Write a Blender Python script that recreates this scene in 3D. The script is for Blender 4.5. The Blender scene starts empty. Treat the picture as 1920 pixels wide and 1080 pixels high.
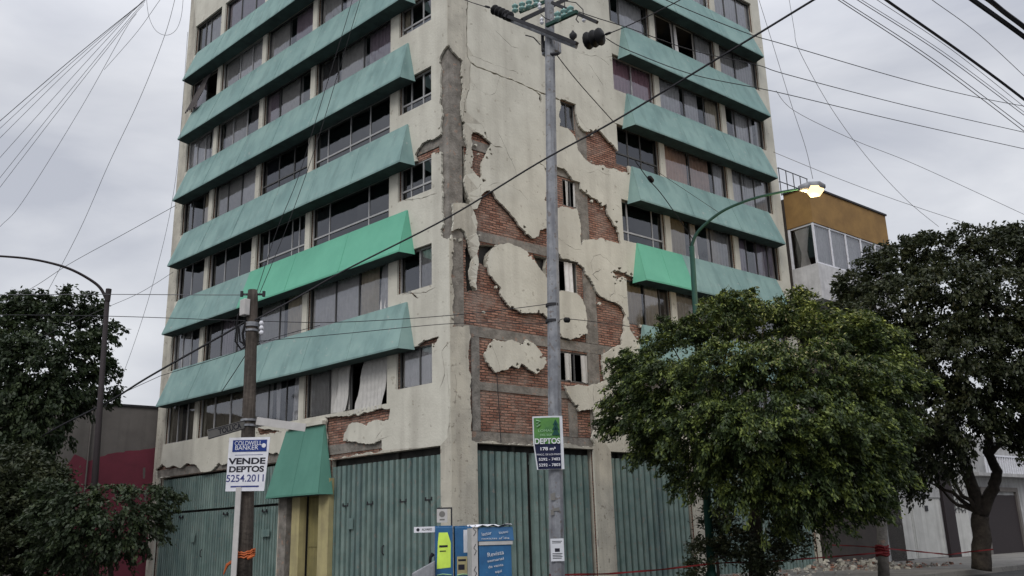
import bpy, math, random
import numpy as np
from mathutils import Vector, Matrix
from mathutils.geometry import delaunay_2d_cdt
R = math.radians
random.seed(7); rng = np.random.default_rng(7)
scene = bpy.context.scene
COL = scene.collection

# ---------------------------------------------------------------- camera
F_PX, PITCH, ROLL, YAW, ANG = 1668.72, R(15.6646), R(-1.61346), R(132.3169), R(81.7811)
CAM = Vector((16.67373, -15.84256, 1.6))
fw = Vector((math.cos(YAW)*math.cos(PITCH), math.sin(YAW)*math.cos(PITCH), math.sin(PITCH)))
rt0 = Vector((math.sin(YAW), -math.cos(YAW), 0)); up0 = rt0.cross(fw)
cr, sr = math.cos(ROLL), math.sin(ROLL)
rt = rt0*cr + up0*sr; up = up0*cr - rt0*sr
cd = bpy.data.cameras.new('camera'); cam = bpy.data.objects.new('camera', cd); COL.objects.link(cam)
cd.sensor_width = 36; cd.lens = F_PX/1920*36; cd.clip_end = 2000; cd.clip_start = 0.1
cam.matrix_world = Matrix(((rt.x, up.x, -fw.x, CAM.x), (rt.y, up.y, -fw.y, CAM.y), (rt.z, up.z, -fw.z, CAM.z), (0, 0, 0, 1)))
scene.camera = cam

# ---------------------------------------------------------------- world, sun, exposure
SUN_EL, SUN_AZ = R(42), R(-62)          # azimuth measured from +x towards +y
w = bpy.data.worlds.new('World'); scene.world = w; w.use_nodes = True
nt = w.node_tree; N = nt.nodes; LK = nt.links; N.clear()
out = N.new('ShaderNodeOutputWorld'); bg = N.new('ShaderNodeBackground')
sky = N.new('ShaderNodeTexSky'); sky.sky_type = 'NISHITA'; sky.sun_disc = False
sky.sun_elevation = SUN_EL; sky.sun_rotation = math.pi/2 - SUN_AZ; sky.air_density = 1.6; sky.dust_density = 3
tc = N.new('ShaderNodeTexCoord'); mp = N.new('ShaderNodeMapping'); mp.inputs['Scale'].default_value = (1.3, 1.3, 3.6)
LK.new(tc.outputs['Generated'], mp.inputs[0])
n1 = N.new('ShaderNodeTexNoise'); n1.inputs['Scale'].default_value = 2.3; n1.inputs['Detail'].default_value = 6; n1.inputs['Roughness'].default_value = .5
n1.inputs['Distortion'].default_value = .35
LK.new(mp.outputs[0], n1.inputs['Vector'])
rp = N.new('ShaderNodeValToRGB'); rp.color_ramp.elements[0].position = .34; rp.color_ramp.elements[1].position = .68
rp.color_ramp.elements[0].color = (5.4, 5.6, 6.3, 1); rp.color_ramp.elements[1].color = (8.7, 8.8, 9.2, 1)
LK.new(n1.outputs['Fac'], rp.inputs[0])
# an overcast sky is brighter overhead than at the horizon
sx = N.new('ShaderNodeSeparateXYZ'); LK.new(tc.outputs['Generated'], sx.inputs[0])
mr = N.new('ShaderNodeMapRange'); mr.inputs[1].default_value = .45; mr.inputs[2].default_value = 1.0; mr.inputs[3].default_value = 1.0; mr.inputs[4].default_value = 2.3
LK.new(sx.outputs['Z'], mr.inputs[0])
mu = N.new('ShaderNodeMix'); mu.data_type = 'RGBA'; mu.blend_type = 'MULTIPLY'; mu.inputs[0].default_value = 1
LK.new(rp.outputs[0], mu.inputs[6]); LK.new(mr.outputs[0], mu.inputs[7])
mx = N.new('ShaderNodeMix'); mx.data_type = 'RGBA'; mx.inputs[0].default_value = .9
LK.new(sky.outputs[0], mx.inputs[6]); LK.new(mu.outputs[2], mx.inputs[7])
LK.new(mx.outputs[2], bg.inputs[0]); bg.inputs[1].default_value = .1
LK.new(bg.outputs[0], out.inputs[0])
sl = bpy.data.lights.new('sun', 'SUN'); sl.energy = 1.35; sl.angle = R(24); sl.color = (1, .97, .93)
so = bpy.data.objects.new('sun', sl); COL.objects.link(so)
sd = Vector((math.cos(SUN_AZ)*math.cos(SUN_EL), math.sin(SUN_AZ)*math.cos(SUN_EL), math.sin(SUN_EL)))
so.rotation_euler = (-sd).to_track_quat('-Z', 'Y').to_euler()
vs = scene.view_settings; vs.view_transform = 'Standard'; vs.look = 'None'; vs.gamma = 1; vs.exposure = 0.0; vs.use_curve_mapping = False

# ---------------------------------------------------------------- measuring helpers
RD = Vector((math.cos(ANG), math.sin(ANG), 0)); RN = Vector((math.sin(ANG), -math.cos(ANG), 0))
def ray(x, y): return fw + rt*((x-960)/F_PX) - up*((y-540)/F_PX)
def onL(x, y, off=.06):                       # street facade on the left, local (x, z); x runs negative away from the corner
    r = ray(x, y); t = (-off-CAM.y)/r.y; p = CAM + r*t; return (p.x, p.z)
def onR(x, y, off=.06):
    r = ray(x, y); t = (off-CAM.dot(RN))/r.dot(RN); p = CAM + r*t; return (p.dot(RD), p.z)
def at(x, y, d):
    r = ray(x, y); return CAM + r*(d/math.hypot(r.x, r.y))

# ---------------------------------------------------------------- object helpers
def tag(o, label=None, cat=None, group=None, kind=None):
    if label: o['label'] = label
    if cat: o['category'] = cat
    if group: o['group'] = group
    if kind: o['kind'] = kind
    return o
def empty(name, loc=(0, 0, 0), rz=0, **k):
    o = bpy.data.objects.new(name, None); COL.objects.link(o); o.location = loc; o.rotation_euler = (0, 0, rz)
    o.empty_display_size = .2
    return tag(o, **k)
class MB:
    def __init__(s): s.v = []; s.f = []; s.m = []; s.cm = 0
    def add(s, vs, fs):
        b = len(s.v); s.v += [tuple(v) for v in vs]; s.f += [tuple(i+b for i in f) for f in fs]; s.m += [s.cm]*len(fs); return s
    def box(s, x0, x1, y0, y1, z0, z1):
        x0, x1 = sorted((x0, x1)); y0, y1 = sorted((y0, y1)); z0, z1 = sorted((z0, z1))
        return s.add([(x0,y0,z0),(x1,y0,z0),(x1,y1,z0),(x0,y1,z0),(x0,y0,z1),(x1,y0,z1),(x1,y1,z1),(x0,y1,z1)],
              [(0,3,2,1),(4,5,6,7),(0,1,5,4),(1,2,6,5),(2,3,7,6),(3,0,4,7)])
    def hexa(s, b, t):          # four bottom points, four top points, counter-clockwise from above
        return s.add(list(b)+list(t), [(0,3,2,1),(4,5,6,7),(0,1,5,4),(1,2,6,5),(2,3,7,6),(3,0,4,7)])
    def prism(s, pts, z0, z1):
        n = len(pts); a = [(p[0], p[1], z0) for p in pts] + [(p[0], p[1], z1) for p in pts]
        return s.add(a, [tuple(range(n-1, -1, -1)), tuple(range(n, 2*n))] + [(i, (i+1) % n, n+(i+1) % n, n+i) for i in range(n)])
    def tube(s, pts, r, n=8, cap=True):
        pts = [Vector(p) for p in pts]; m = len(pts)
        rr = r if isinstance(r, (list, tuple)) else [r]*m
        b = []; prev = None
        for i, p in enumerate(pts):
            t = (pts[min(i+1, m-1)] - pts[max(i-1, 0)]).normalized()
            if prev is None:
                a = Vector((0, 0, 1)) if abs(t.z) < .9 else Vector((1, 0, 0)); u = t.cross(a).normalized()
            else: u = (prev - t*prev.dot(t)).normalized()
            prev = u; v = t.cross(u)
            for k in range(n):
                c = 2*math.pi*k/n; b.append(p + (u*math.cos(c) + v*math.sin(c))*rr[i])
        fs = [(i*n+k, i*n+(k+1) % n, (i+1)*n+(k+1) % n, (i+1)*n+k) for i in range(m-1) for k in range(n)]
        if cap: fs += [tuple(range(n-1, -1, -1)), tuple((m-1)*n+k for k in range(n))]
        return s.add(b, fs)
    def build(s, name, mat, parent=None, smooth=False, bevel=0, label=None):
        me = bpy.data.meshes.new(name); me.from_pydata(s.v, [], s.f); 
        mats = mat if isinstance(mat, (list, tuple)) else [mat]
        for m in mats: me.materials.append(m)
        if len(mats) > 1: me.polygons.foreach_set('material_index', s.m)
        me.update()
        if smooth: me.polygons.foreach_set('use_smooth', [True]*len(me.polygons))
        o = bpy.data.objects.new(name, me); COL.objects.link(o)
        if parent: o.parent = parent
        if bevel:
            md = o.modifiers.new('bevel', 'BEVEL'); md.width = bevel; md.segments = 2; md.limit_method = 'ANGLE'
        if label: o['label'] = label
        return o

# ---------------------------------------------------------------- materials
def mat(name): 
    m = bpy.data.materials.new(name); m.use_nodes = True; return m, m.node_tree.nodes, m.node_tree.links, m.node_tree.nodes['Principled BSDF']
def rgb(c): return (c[0], c[1], c[2], 1)
def noisy(name, base, dark, scale=2.0, rough=.8, bump=.15, bscale=40, streak=None, fine=None, metal=0, spec=.3, ramp=(.35, .65)):
    m, N, L, P = mat(name)
    tc = N.new('ShaderNodeTexCoord')
    n = N.new('ShaderNodeTexNoise'); n.inputs['Scale'].default_value = scale; n.inputs['Detail'].default_value = 8; n.inputs['Roughness'].default_value = .62
    L.new(tc.outputs['Object'], n.inputs['Vector'])
    r = N.new('ShaderNodeValToRGB'); r.color_ramp.elements[0].position = ramp[0]; r.color_ramp.elements[1].position = ramp[1]
    r.color_ramp.elements[0].color = rgb(dark); r.color_ramp.elements[1].color = rgb(base); L.new(n.outputs['Fac'], r.inputs[0])
    c = r.outputs[0]
    if streak:      # dirt run-down: noise stretched along z
        amt, col, sc = streak
        mpn = N.new('ShaderNodeMapping'); mpn.inputs['Scale'].default_value = (sc, sc, sc*.07); L.new(tc.outputs['Object'], mpn.inputs[0])
        n2 = N.new('ShaderNodeTexNoise'); n2.inputs['Scale'].default_value = 1; n2.inputs['Detail'].default_value = 5; L.new(mpn.outputs[0], n2.inputs['Vector'])
        mrr = N.new('ShaderNodeMapRange'); mrr.inputs[1].default_value = .48; mrr.inputs[2].default_value = .75; mrr.inputs[3].default_value = 0; mrr.inputs[4].default_value = amt
        L.new(n2.outputs['Fac'], mrr.inputs[0])
        q = N.new('ShaderNodeMix'); q.data_type = 'RGBA'; L.new(mrr.outputs[0], q.inputs[0]); L.new(c, q.inputs[6]); q.inputs[7].default_value = rgb(col); c = q.outputs[2]
    if fine:        # specks and chips
        amt, col, sc, th = fine
        n3 = N.new('ShaderNodeTexNoise'); n3.inputs['Scale'].default_value = sc; n3.inputs['Detail'].default_value = 3; L.new(tc.outputs['Object'], n3.inputs['Vector'])
        mrr = N.new('ShaderNodeMapRange'); mrr.inputs[1].default_value = th; mrr.inputs[2].default_value = th+.05; mrr.inputs[3].default_value = 0; mrr.inputs[4].default_value = amt
        L.new(n3.outputs['Fac'], mrr.inputs[0])
        q = N.new('ShaderNodeMix'); q.data_type = 'RGBA'; L.new(mrr.outputs[0], q.inputs[0]); L.new(c, q.inputs[6]); q.inputs[7].default_value = rgb(col); c = q.outputs[2]
    L.new(c, P.inputs['Base Color']); P.inputs['Roughness'].default_value = rough; P.inputs['Metallic'].default_value = metal
    P.inputs['Specular IOR Level'].default_value = spec
    if bump:
        nb = N.new('ShaderNodeTexNoise'); nb.inputs['Scale'].default_value = bscale; nb.inputs['Detail'].default_value = 4; L.new(tc.outputs['Object'], nb.inputs['Vector'])
        b = N.new('ShaderNodeBump'); b.inputs['Strength'].default_value = bump; b.inputs['Distance'].default_value = .03
        L.new(nb.outputs['Fac'], b.inputs['Height']); L.new(b.outputs[0], P.inputs['Normal'])
    return m
def brick_mat():
    m, N, L, P = mat('red_brick')
    tc = N.new('ShaderNodeTexCoord'); s = N.new('ShaderNodeSeparateXYZ'); L.new(tc.outputs['Object'], s.inputs[0])
    a = N.new('ShaderNodeMath'); a.operation = 'ADD'; L.new(s.outputs['X'], a.inputs[0]); L.new(s.outputs['Y'], a.inputs[1])
    c = N.new('ShaderNodeCombineXYZ'); L.new(a.outputs[0], c.inputs[0]); L.new(s.outputs['Z'], c.inputs[1])
    nz = N.new('ShaderNodeTexNoise'); nz.inputs['Scale'].default_value = 5; L.new(tc.outputs['Object'], nz.inputs['Vector'])
    vm = N.new('ShaderNodeVectorMath'); vm.operation = 'SCALE'; vm.inputs[3].default_value = .05; L.new(nz.outputs['Color'], vm.inputs[0])
    va = N.new('ShaderNodeVectorMath'); L.new(c.outputs[0], va.inputs[0]); L.new(vm.outputs[0], va.inputs[1])
    b = N.new('ShaderNodeTexBrick'); b.inputs['Scale'].default_value = 1; b.inputs['Brick Width'].default_value = .25; b.inputs['Row Height'].default_value = .075
    b.inputs['Mortar Size'].default_value = .014; b.inputs['Mortar Smooth'].default_value = .3; b.inputs['Bias'].default_value = .0
    b.inputs['Color1'].default_value = (.19, .078, .055, 1); b.inputs['Color2'].default_value = (.43, .225, .16, 1); b.inputs['Mortar'].default_value = (.06, .048, .042, 1)
    L.new(va.outputs[0], b.inputs['Vector'])
    n = N.new('ShaderNodeTexNoise'); n.inputs['Scale'].default_value = 1.6; n.inputs['Detail'].default_value = 8; n.inputs['Roughness'].default_value = .7; L.new(tc.outputs['Object'], n.inputs['Vector'])
    r = N.new('ShaderNodeMapRange'); r.inputs[1].default_value = .44; r.inputs[2].default_value = .66; r.inputs[3].default_value = .08; r.inputs[4].default_value = .75; L.new(n.outputs['Fac'], r.inputs[0])
    q = N.new('ShaderNodeMix'); q.data_type = 'RGBA'; L.new(r.outputs[0], q.inputs[0]); L.new(b.outputs['Color'], q.inputs[6]); q.inputs[7].default_value = (.30, .24, .205, 1)
    L.new(q.outputs[2], P.inputs['Base Color']); P.inputs['Roughness'].default_value = .95; P.inputs['Specular IOR Level'].default_value = .1
    nb = N.new('ShaderNodeTexNoise'); nb.inputs['Scale'].default_value = 25; nb.inputs['Detail'].default_value = 5; L.new(tc.outputs['Object'], nb.inputs['Vector'])
    ad = N.new('ShaderNodeMath'); ad.operation = 'MULTIPLY_ADD'; L.new(b.outputs['Fac'], ad.inputs[0]); ad.inputs[1].default_value = -1; L.new(nb.outputs['Fac'], ad.inputs[2])
    bp = N.new('ShaderNodeBump'); bp.inputs['Strength'].default_value = .9; bp.inputs['Distance'].default_value = .03; L.new(ad.outputs[0], bp.inputs['Height']); L.new(bp.outputs[0], P.inputs['Normal'])
    return m
def glass_mat(name, tint, refl=.12, rough=.06):
    m, N, L, P = mat(name); N.remove(P); o = N['Material Output']
    t = N.new('ShaderNodeBsdfTransparent'); t.inputs[0].default_value = rgb(tint)
    g = N.new('ShaderNodeBsdfGlossy'); g.inputs['Roughness'].default_value = rough; g.inputs[0].default_value = (.8, .82, .86, 1)
    fz = N.new('ShaderNodeFresnel'); fz.inputs[0].default_value = 1.55
    ad = N.new('ShaderNodeMath'); ad.operation = 'ADD'; ad.inputs[1].default_value = refl; L.new(fz.outputs[0], ad.inputs[0])
    tcn = N.new('ShaderNodeTexCoord'); nn = N.new('ShaderNodeTexNoise'); nn.inputs['Scale'].default_value = 1.1; L.new(tcn.outputs['Object'], nn.inputs['Vector'])
    b = N.new('ShaderNodeBump'); b.inputs['Strength'].default_value = .12; b.inputs['Distance'].default_value = .1; L.new(nn.outputs['Fac'], b.inputs['Height']); L.new(b.outputs[0], g.inputs['Normal'])
    x = N.new('ShaderNodeMixShader'); L.new(ad.outputs[0], x.inputs[0]); L.new(t.outputs[0], x.inputs[1]); L.new(g.outputs[0], x.inputs[2]); L.new(x.outputs[0], o.inputs[0])
    return m
def leaf_mat(name, c1, c2, c3, trans=.25):
    m, N, L, P = mat(name)
    g = N.new('ShaderNodeNewGeometry')
    r = N.new('ShaderNodeValToRGB'); e = r.color_ramp.elements; e[0].color = rgb(c1); e[1].color = rgb(c3); e[1].position = 1
    k = e.new(.55); k.color = rgb(c2)
    tc = N.new('ShaderNodeTexCoord'); n = N.new('ShaderNodeTexNoise'); n.inputs['Scale'].default_value = 2.2; n.inputs['Detail'].default_value = 2; L.new(tc.outputs['Object'], n.inputs['Vector'])
    a = N.new('ShaderNodeMath'); a.operation = 'MULTIPLY_ADD'; a.inputs[1].default_value = .55; L.new(g.outputs['Random Per Island'], a.inputs[0])
    b = N.new('ShaderNodeMath'); b.operation = 'MULTIPLY_ADD'; b.inputs[1].default_value = 1.6; b.inputs[2].default_value = -.55; L.new(n.outputs['Fac'], b.inputs[0]); L.new(b.outputs[0], a.inputs[2])
    L.new(a.outputs[0], r.inputs[0]); L.new(r.outputs[0], P.inputs['Base Color']); P.inputs['Roughness'].default_value = .5; P.inputs['Specular IOR Level'].default_value = .3
    o = N['Material Output']; t = N.new('ShaderNodeBsdfTranslucent'); L.new(r.outputs[0], t.inputs[0]); x = N.new('ShaderNodeMixShader'); x.inputs[0].default_value = trans
    L.new(P.outputs[0], x.inputs[1]); L.new(t.outputs[0], x.inputs[2]); L.new(x.outputs[0], o.inputs[0])
    return m
def plain(name, c, rough=.6, metal=0, emit=None):
    m, N, L, P = mat(name)
    tc = N.new('ShaderNodeTexCoord'); n = N.new('ShaderNodeTexNoise'); n.inputs['Scale'].default_value = 6; n.inputs['Detail'].default_value = 4; L.new(tc.outputs['Object'], n.inputs['Vector'])
    r = N.new('ShaderNodeValToRGB'); r.color_ramp.elements[0].color = rgb([v*.75 for v in c]); r.color_ramp.elements[1].color = rgb([min(1, v*1.15) for v in c]); L.new(n.outputs['Fac'], r.inputs[0])
    L.new(r.outputs[0], P.inputs['Base Color']); P.inputs['Roughness'].default_value = rough; P.inputs['Metallic'].default_value = metal; P.inputs['Specular IOR Level'].default_value = .22
    if emit: P.inputs['Emission Color'].default_value = rgb(emit[0]); P.inputs['Emission Strength'].default_value = emit[1]
    return m
M = {}
M['plaster'] = noisy('cream_plaster', (.60, .585, .51), (.50, .485, .42), 1.1, .92, .3, 14, streak=(.5, (.30, .28, .24), 2.0), fine=(.55, (.28, .25, .2), 6, .67))
M['plaster_grey'] = noisy('weathered_plaster', (.52, .495, .42), (.38, .36, .31), 1.6, .95, .3, 22, streak=(.6, (.2, .185, .16), 4), fine=(.7, (.2, .18, .15), 9, .64))
M['brick'] = brick_mat()
M['concrete'] = noisy('bare_concrete', (.27, .25, .225), (.14, .13, .115), 3.5, .95, .7, 18, streak=(.4, (.12, .11, .1), 5), fine=(.7, (.3, .2, .15), 6, .62))
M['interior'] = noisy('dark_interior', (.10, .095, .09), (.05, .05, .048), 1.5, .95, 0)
M['teal'] = noisy('faded_teal_paint', (.235, .35, .33), (.175, .28, .27), .9, .75, .1, 5, streak=(.6, (.105, .175, .175), 3), fine=(.6, (.33, .36, .34), 7, .66), spec=.2)
M['mint'] = noisy('fresh_mint_paint', (.135, .41, .285), (.11, .35, .245), .8, .7, .05, 25, streak=(.2, (.09, .34, .23), 4), fine=(.3, (.3, .5, .4), 11, .74))
M['canopy'] = noisy('canopy_green_paint', (.10, .255, .20), (.08, .21, .165), .9, .7, .05, 25, streak=(.25, (.05, .17, .13), 5))
M['soffit'] = noisy('shade_toned_soffit', (.05, .085, .08), (.03, .045, .045), 2, .9, .1, 20)  # shade under the awnings is painted in as this darker teal
M['shutter'] = noisy('green_steel_sheet', (.19, .255, .235), (.115, .175, .165), 1.6, .6, .2, 12, streak=(.6, (.05, .085, .095), 2.4), fine=(.7, (.2, .19, .17), 10, .62), spec=.3)
M['frame_l'] = plain('aluminium_frame', (.42, .42, .42), .4, .3)
M['frame_d'] = plain('dark_window_frame', (.10, .10, .10), .5, .2)
M['glass'] = glass_mat('window_glass', (.9, .9, .91), .11)
M['glass_dark'] = glass_mat('dark_window_glass', (.2, .21, .23), .07)
CUR = dict(g=plain('grey_curtain', (.52, .51, .49), .95), w=plain('pale_curtain', (.72, .71, .70), .95), c=plain('cream_curtain', (.66, .59, .46), .95),
           p=plain('pink_curtain', (.58, .36, .41), .95), t=plain('tan_curtain', (.66, .46, .35), .95), d=plain('dark_curtain', (.11, .10, .10), .95), v=plain('mauve_curtain', (.42, .35, .40), .95),
           l=plain('slatted_blind', (.36, .32, .24), .9))
M['yellow'] = noisy('yellow_paint', (.44, .39, .20), (.33, .29, .16), 2, .6, .1, 20, streak=(.5, (.2, .17, .1), 6))
M['asphalt'] = noisy('asphalt', (.055, .055, .055), (.035, .035, .036), .6, .9, .5, 60, fine=(.4, (.1, .1, .1), 40, .6))
M['paving'] = noisy('sidewalk_concrete', (.24, .23, .21), (.15, .145, .135), .8, .95, .4, 25, fine=(.5, (.1, .1, .09), 8, .6))
M['galv'] = noisy('galvanised_steel', (.30, .31, .33), (.17, .18, .20), 3, .65, .2, 14, metal=.2, streak=(.8, (.09, .09, .105), 9), fine=(.7, (.14, .12, .11), 9, .6), spec=.3)
M['wood'] = noisy('old_pole_timber', (.085, .07, .06), (.035, .03, .026), 2, .95, .7, 14, streak=(.6, (.15, .13, .11), 22))
M['black'] = plain('black_rubber', (.008, .008, .010), .7)
M['darkmetal'] = plain('dark_metal', (.03, .03, .034), .6, 0)
M['brownmetal'] = plain('brown_metal', (.03, .024, .026), .7, 0)
M['greenmetal'] = plain('dark_green_paint', (.012, .05, .038), .6, 0)
M['tealglass'] = plain('teal_insulator_glass', (.22, .38, .36), .15)
M['cable'] = plain('cable_sheath', (.03, .03, .034), .7)
M['cable_pale'] = plain('weathered_cable', (.12, .12, .13), .8)
M['white'] = plain('white_panel', (.68, .69, .74), .6)
M['paper'] = plain('paper', (.6, .62, .66), .8)
M['navy'] = plain('navy_print', (.015, .04, .2), .6)
M['ink'] = plain('black_print', (.02, .02, .03), .7)
M['inkblue'] = plain('blue_print', (.04, .05, .18), .7)
M['signgreen'] = noisy('green_print', (.09, .24, .05), (.05, .15, .05), 5, .6, 0)
M['signgreen_d'] = plain('dark_green_print', (.01, .06, .05), .6)
M['signpale'] = plain('pale_green_print', (.3, .5, .3), .6)
M['signnavy'] = plain('dark_navy_print', (.008, .012, .045), .6)
M['bluepaint'] = noisy('blue_booth_paint', (.02, .12, .27), (.012, .08, .2), 3, .4, .03, 20, fine=(.6, (.2, .25, .3), 14, .68), spec=.5)
M['lime'] = plain('lime_poster', (.62, .85, .12), .7)
M['plate_grey'] = plain('weathered_sign_face', (.17, .165, .155), .7)
M['plate_pale'] = plain('pale_sign_face', (.46, .45, .44), .6)
M['orange'] = plain('orange_tape', (.42, .1, .03), .6)
M['red'] = plain('red_tape', (.14, .012, .014), .7)
M['ochre'] = noisy('ochre_stucco', (.29, .175, .065), (.21, .125, .05), 1.5, .9, .2, 20)
M['greywall'] = noisy('grey_render', (.15, .138, .13), (.115, .105, .10), 1.2, .95, .2, 12, streak=(.5, (.08, .075, .07), 3))
M['redwall'] = noisy('wine_red_paint', (.17, .035, .055), (.13, .03, .045), 1.5, .85, .15, 14)
M['whitewall'] = noisy('dirty_white_wall', (.42, .42, .42), (.29, .29, .29), 1.4, .9, .2, 18, streak=(.5, (.15, .15, .145), 4))
M['balcony'] = noisy('white_balcony_render', (.56, .56, .57), (.42, .42, .43), 2.5, .9, .2, 18, streak=(.6, (.25, .25, .26), 4))
M['brownwall'] = noisy('dark_brown_wall', (.07, .06, .055), (.045, .04, .038), 1.2, .95, .2, 12)
M['gatewhite'] = noisy('off_white_gate', (.52, .52, .50), (.42, .42, .40), 1.4, .6, .1, 14, streak=(.4, (.2, .19, .18), 4))
M['bark'] = noisy('bark', (.06, .05, .04), (.025, .02, .017), 5, .95, .9, 12)
M['leaf_ficus'] = leaf_mat('ficus_leaves', (.013, .023, .009), (.040, .064, .020), (.21, .26, .06), .2)
M['leaf_dark'] = leaf_mat('dark_leaves', (.016, .023, .012), (.032, .042, .019), (.055, .062, .027), .18)
M['leaf_left'] = leaf_mat('broad_leaves', (.015, .026, .012), (.03, .045, .02), (.055, .075, .028), .2)
M['carpaint'] = plain('silver_car_paint', (.35, .36, .37), .3, .5)
M['purple'] = noisy('purple_grey_paint', (.14, .115, .135), (.10, .085, .10), 3, .9, .2, 20)

# ---------------------------------------------------------------- outlines
def rough(poly, step=.07, amp=.028, rnd=None):
    rnd = rnd or random
    def sub(P, step, amp):
        o = []; n = len(P)
        for i in range(n):
            a, b = P[i], P[(i+1) % n]; L = math.hypot(b[0]-a[0], b[1]-a[1]); k = max(1, int(L/step))
            for j in range(k):
                t = (j+(rnd.uniform(-.3, .3) if j else 0))/k; am = amp if j else amp*.4
                o.append((a[0]+(b[0]-a[0])*t + rnd.uniform(-am, am), a[1]+(b[1]-a[1])*t + rnd.uniform(-am, am)))
        return o
    return sub(sub(poly, step*2.6, amp*2.0), step*.6, amp*.62)
def chips(polys, n, r0, r1, spread, rnd):
    """small knocked-out flakes (or remnants) scattered along ragged edges"""
    out = []; 
    for _ in range(n):
        P = rnd.choice(polys); q = rnd.choice(P); x, z = q[0]+rnd.gauss(0, spread), q[1]+rnd.gauss(0, spread); r = rnd.uniform(r0, r1); k = rnd.randint(5, 8); a0 = rnd.uniform(0, 6)
        out.append([(x+r*rnd.uniform(.5, 1.3)*math.cos(a0+2*math.pi*i/k), z+r*rnd.uniform(.4, 1.1)*math.sin(a0+2*math.pi*i/k)) for i in range(k)])
    return out
def rect(x0, x1, z0, z1): return [(x0, z0), (x1, z0), (x1, z1), (x0, z1)]
def inside(p, poly):
    x, y = p; c = False; n = len(poly); j = n-1
    for i in range(n):
        xi, yi = poly[i]; xj, yj = poly[j]
        if (yi > y) != (yj > y) and x < (xj-xi)*(y-yi)/(yj-yi)+xi: c = not c
        j = i
    return c
def sheet(name, outer, holes, islands, cuts, y0, y1, material, parent, mats=None, zone=None):
    """A slab in the x-z plane between y0 (outside) and y1: outer minus holes plus islands minus cuts."""
    polys = [outer]+holes+islands+cuts; vs = []; fcs = []
    for p in polys: fcs.append(list(range(len(vs), len(vs)+len(p)))); vs += [Vector(q) for q in p]
    ed = [(f[i], f[(i+1) % len(f)]) for f in fcs for i in range(len(f))]
    V, E, Fc, *_ = delaunay_2d_cdt(vs, ed, [], 0, 1e-5)
    bb = [(min(q[0] for q in p), max(q[0] for q in p), min(q[1] for q in p), max(q[1] for q in p)) for p in polys]
    def isin(c, k): 
        b = bb[k]; return b[0] <= c[0] <= b[1] and b[2] <= c[1] <= b[3] and inside(c, polys[k])
    nh, ni = len(holes), len(islands); keep = []
    for f in Fc:
        c = (sum(V[i].x for i in f)/3, sum(V[i].y for i in f)/3)
        if not isin(c, 0): continue
        if any(isin(c, 1+nh+ni+k) for k in range(len(cuts))): continue
        if any(isin(c, 1+k) for k in range(nh)) and not any(isin(c, 1+nh+k) for k in range(ni)): continue
        keep.append(f)
    mb = MB(); n = len(V)
    mb.v = [(v.x, y0, v.y) for v in V] + [(v.x, y1, v.y) for v in V]
    cnt = {}
    for f in keep:
        a = (V[f[1]]-V[f[0]]).cross(V[f[2]]-V[f[0]]); g = f if a > 0 else f[::-1]
        mb.cm = 0
        if zone and zone((sum(V[i].x for i in f)/3, sum(V[i].y for i in f)/3)): mb.cm = 1
        mb.f.append(tuple(g)); mb.m.append(mb.cm)
        for i in range(3):
            e = (g[i], g[(i+1) % 3]); cnt[e] = cnt.get(e, 0)+1
    for (a, b) in cnt:
        if (b, a) not in cnt: mb.f.append((a, a+n, b+n, b)); mb.m.append(len(mats)-1 if mats else 0)
    return mb.build(name, mats or material, parent)

# ================================================================ GROUND
GZ = .14; SZ = .30                                     # road level, sidewalk level
def structure(o): o['kind'] = 'structure'; return o
structure(MB().add([(-400, -400, GZ), (400, -400, GZ), (400, 400, GZ), (-400, 400, GZ)], [(0, 1, 2, 3)]).build('road', M['asphalt']))
def lr(v, n, z=0): p = RD*v + RN*n; return (p.x, p.y)
sw = MB(); sw.prism([(-60, -5.2), (-.6, -5.2), (2.2, -4.6), (4.6, -2.4), lr(.2, 5.6), lr(80, 5.6), lr(80, -.5), lr(16, -.5), (0, 0), (-60, 0)], GZ-.1, SZ)
structure(sw.build('sidewalk', M['paving'], bevel=.02))

# ================================================================ THE DAMAGED BUILDING
B = empty('apartment_building', (0, 0, 0), label='earthquake-damaged cream apartment tower with rows of teal sloping awnings', cat='building')
LZ = [6.6, 9.33, 12.03, 14.73, 17.36, 20.0]           # awning lip heights
AH = 1.40
TOP = 25.2
def right(o): o.rotation_euler = (0, 0, ANG); return o

SILL = [5.27] + [z+AH for z in LZ]
HEAD = [z+.13 for z in LZ] + [22.82]
LB = [(-6.5, -2.5), (-9.72, -6.76), (-12.98, -9.98), (-15.38, -13.24)]
CWZ = [(5.6, 6.69), (8.3, 9.5), (11.1, 12.16), (13.86, 14.97), (16.5, 17.5), (19.2, 20.14), (21.9, 22.82)]
RB = [(6.82, 8.92), (9.18, 12.68), (12.94, 15.45)]
openL = []; openR = []
for k in range(7):
    for a, b in LB: openL.append(('main', k, a, b, SILL[k], HEAD[k]))
    openL.append(('corner', k, -2.1, -.64, *CWZ[k]))
    for a, b in RB: openR.append(('main', k, a, b, SILL[k], HEAD[k]))
SMW = [(4.33, 4.98, 14.1, 15.0), (4.33, 5.0, 11.42, 12.3), (4.02, 4.75, 8.62, 9.62), (3.92, 5.1, 5.92, 6.8)]
GL = [(-5.11, -.33, SZ, 3.93), (-7.55, -5.2, SZ, 4.04), (-15.5, -7.62, SZ, 4.06)]
GR = [(.78, 4.98, SZ, 4.0), (5.68, 9.22, SZ, 3.96), (9.75, 15.85, SZ, 3.9)]

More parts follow.
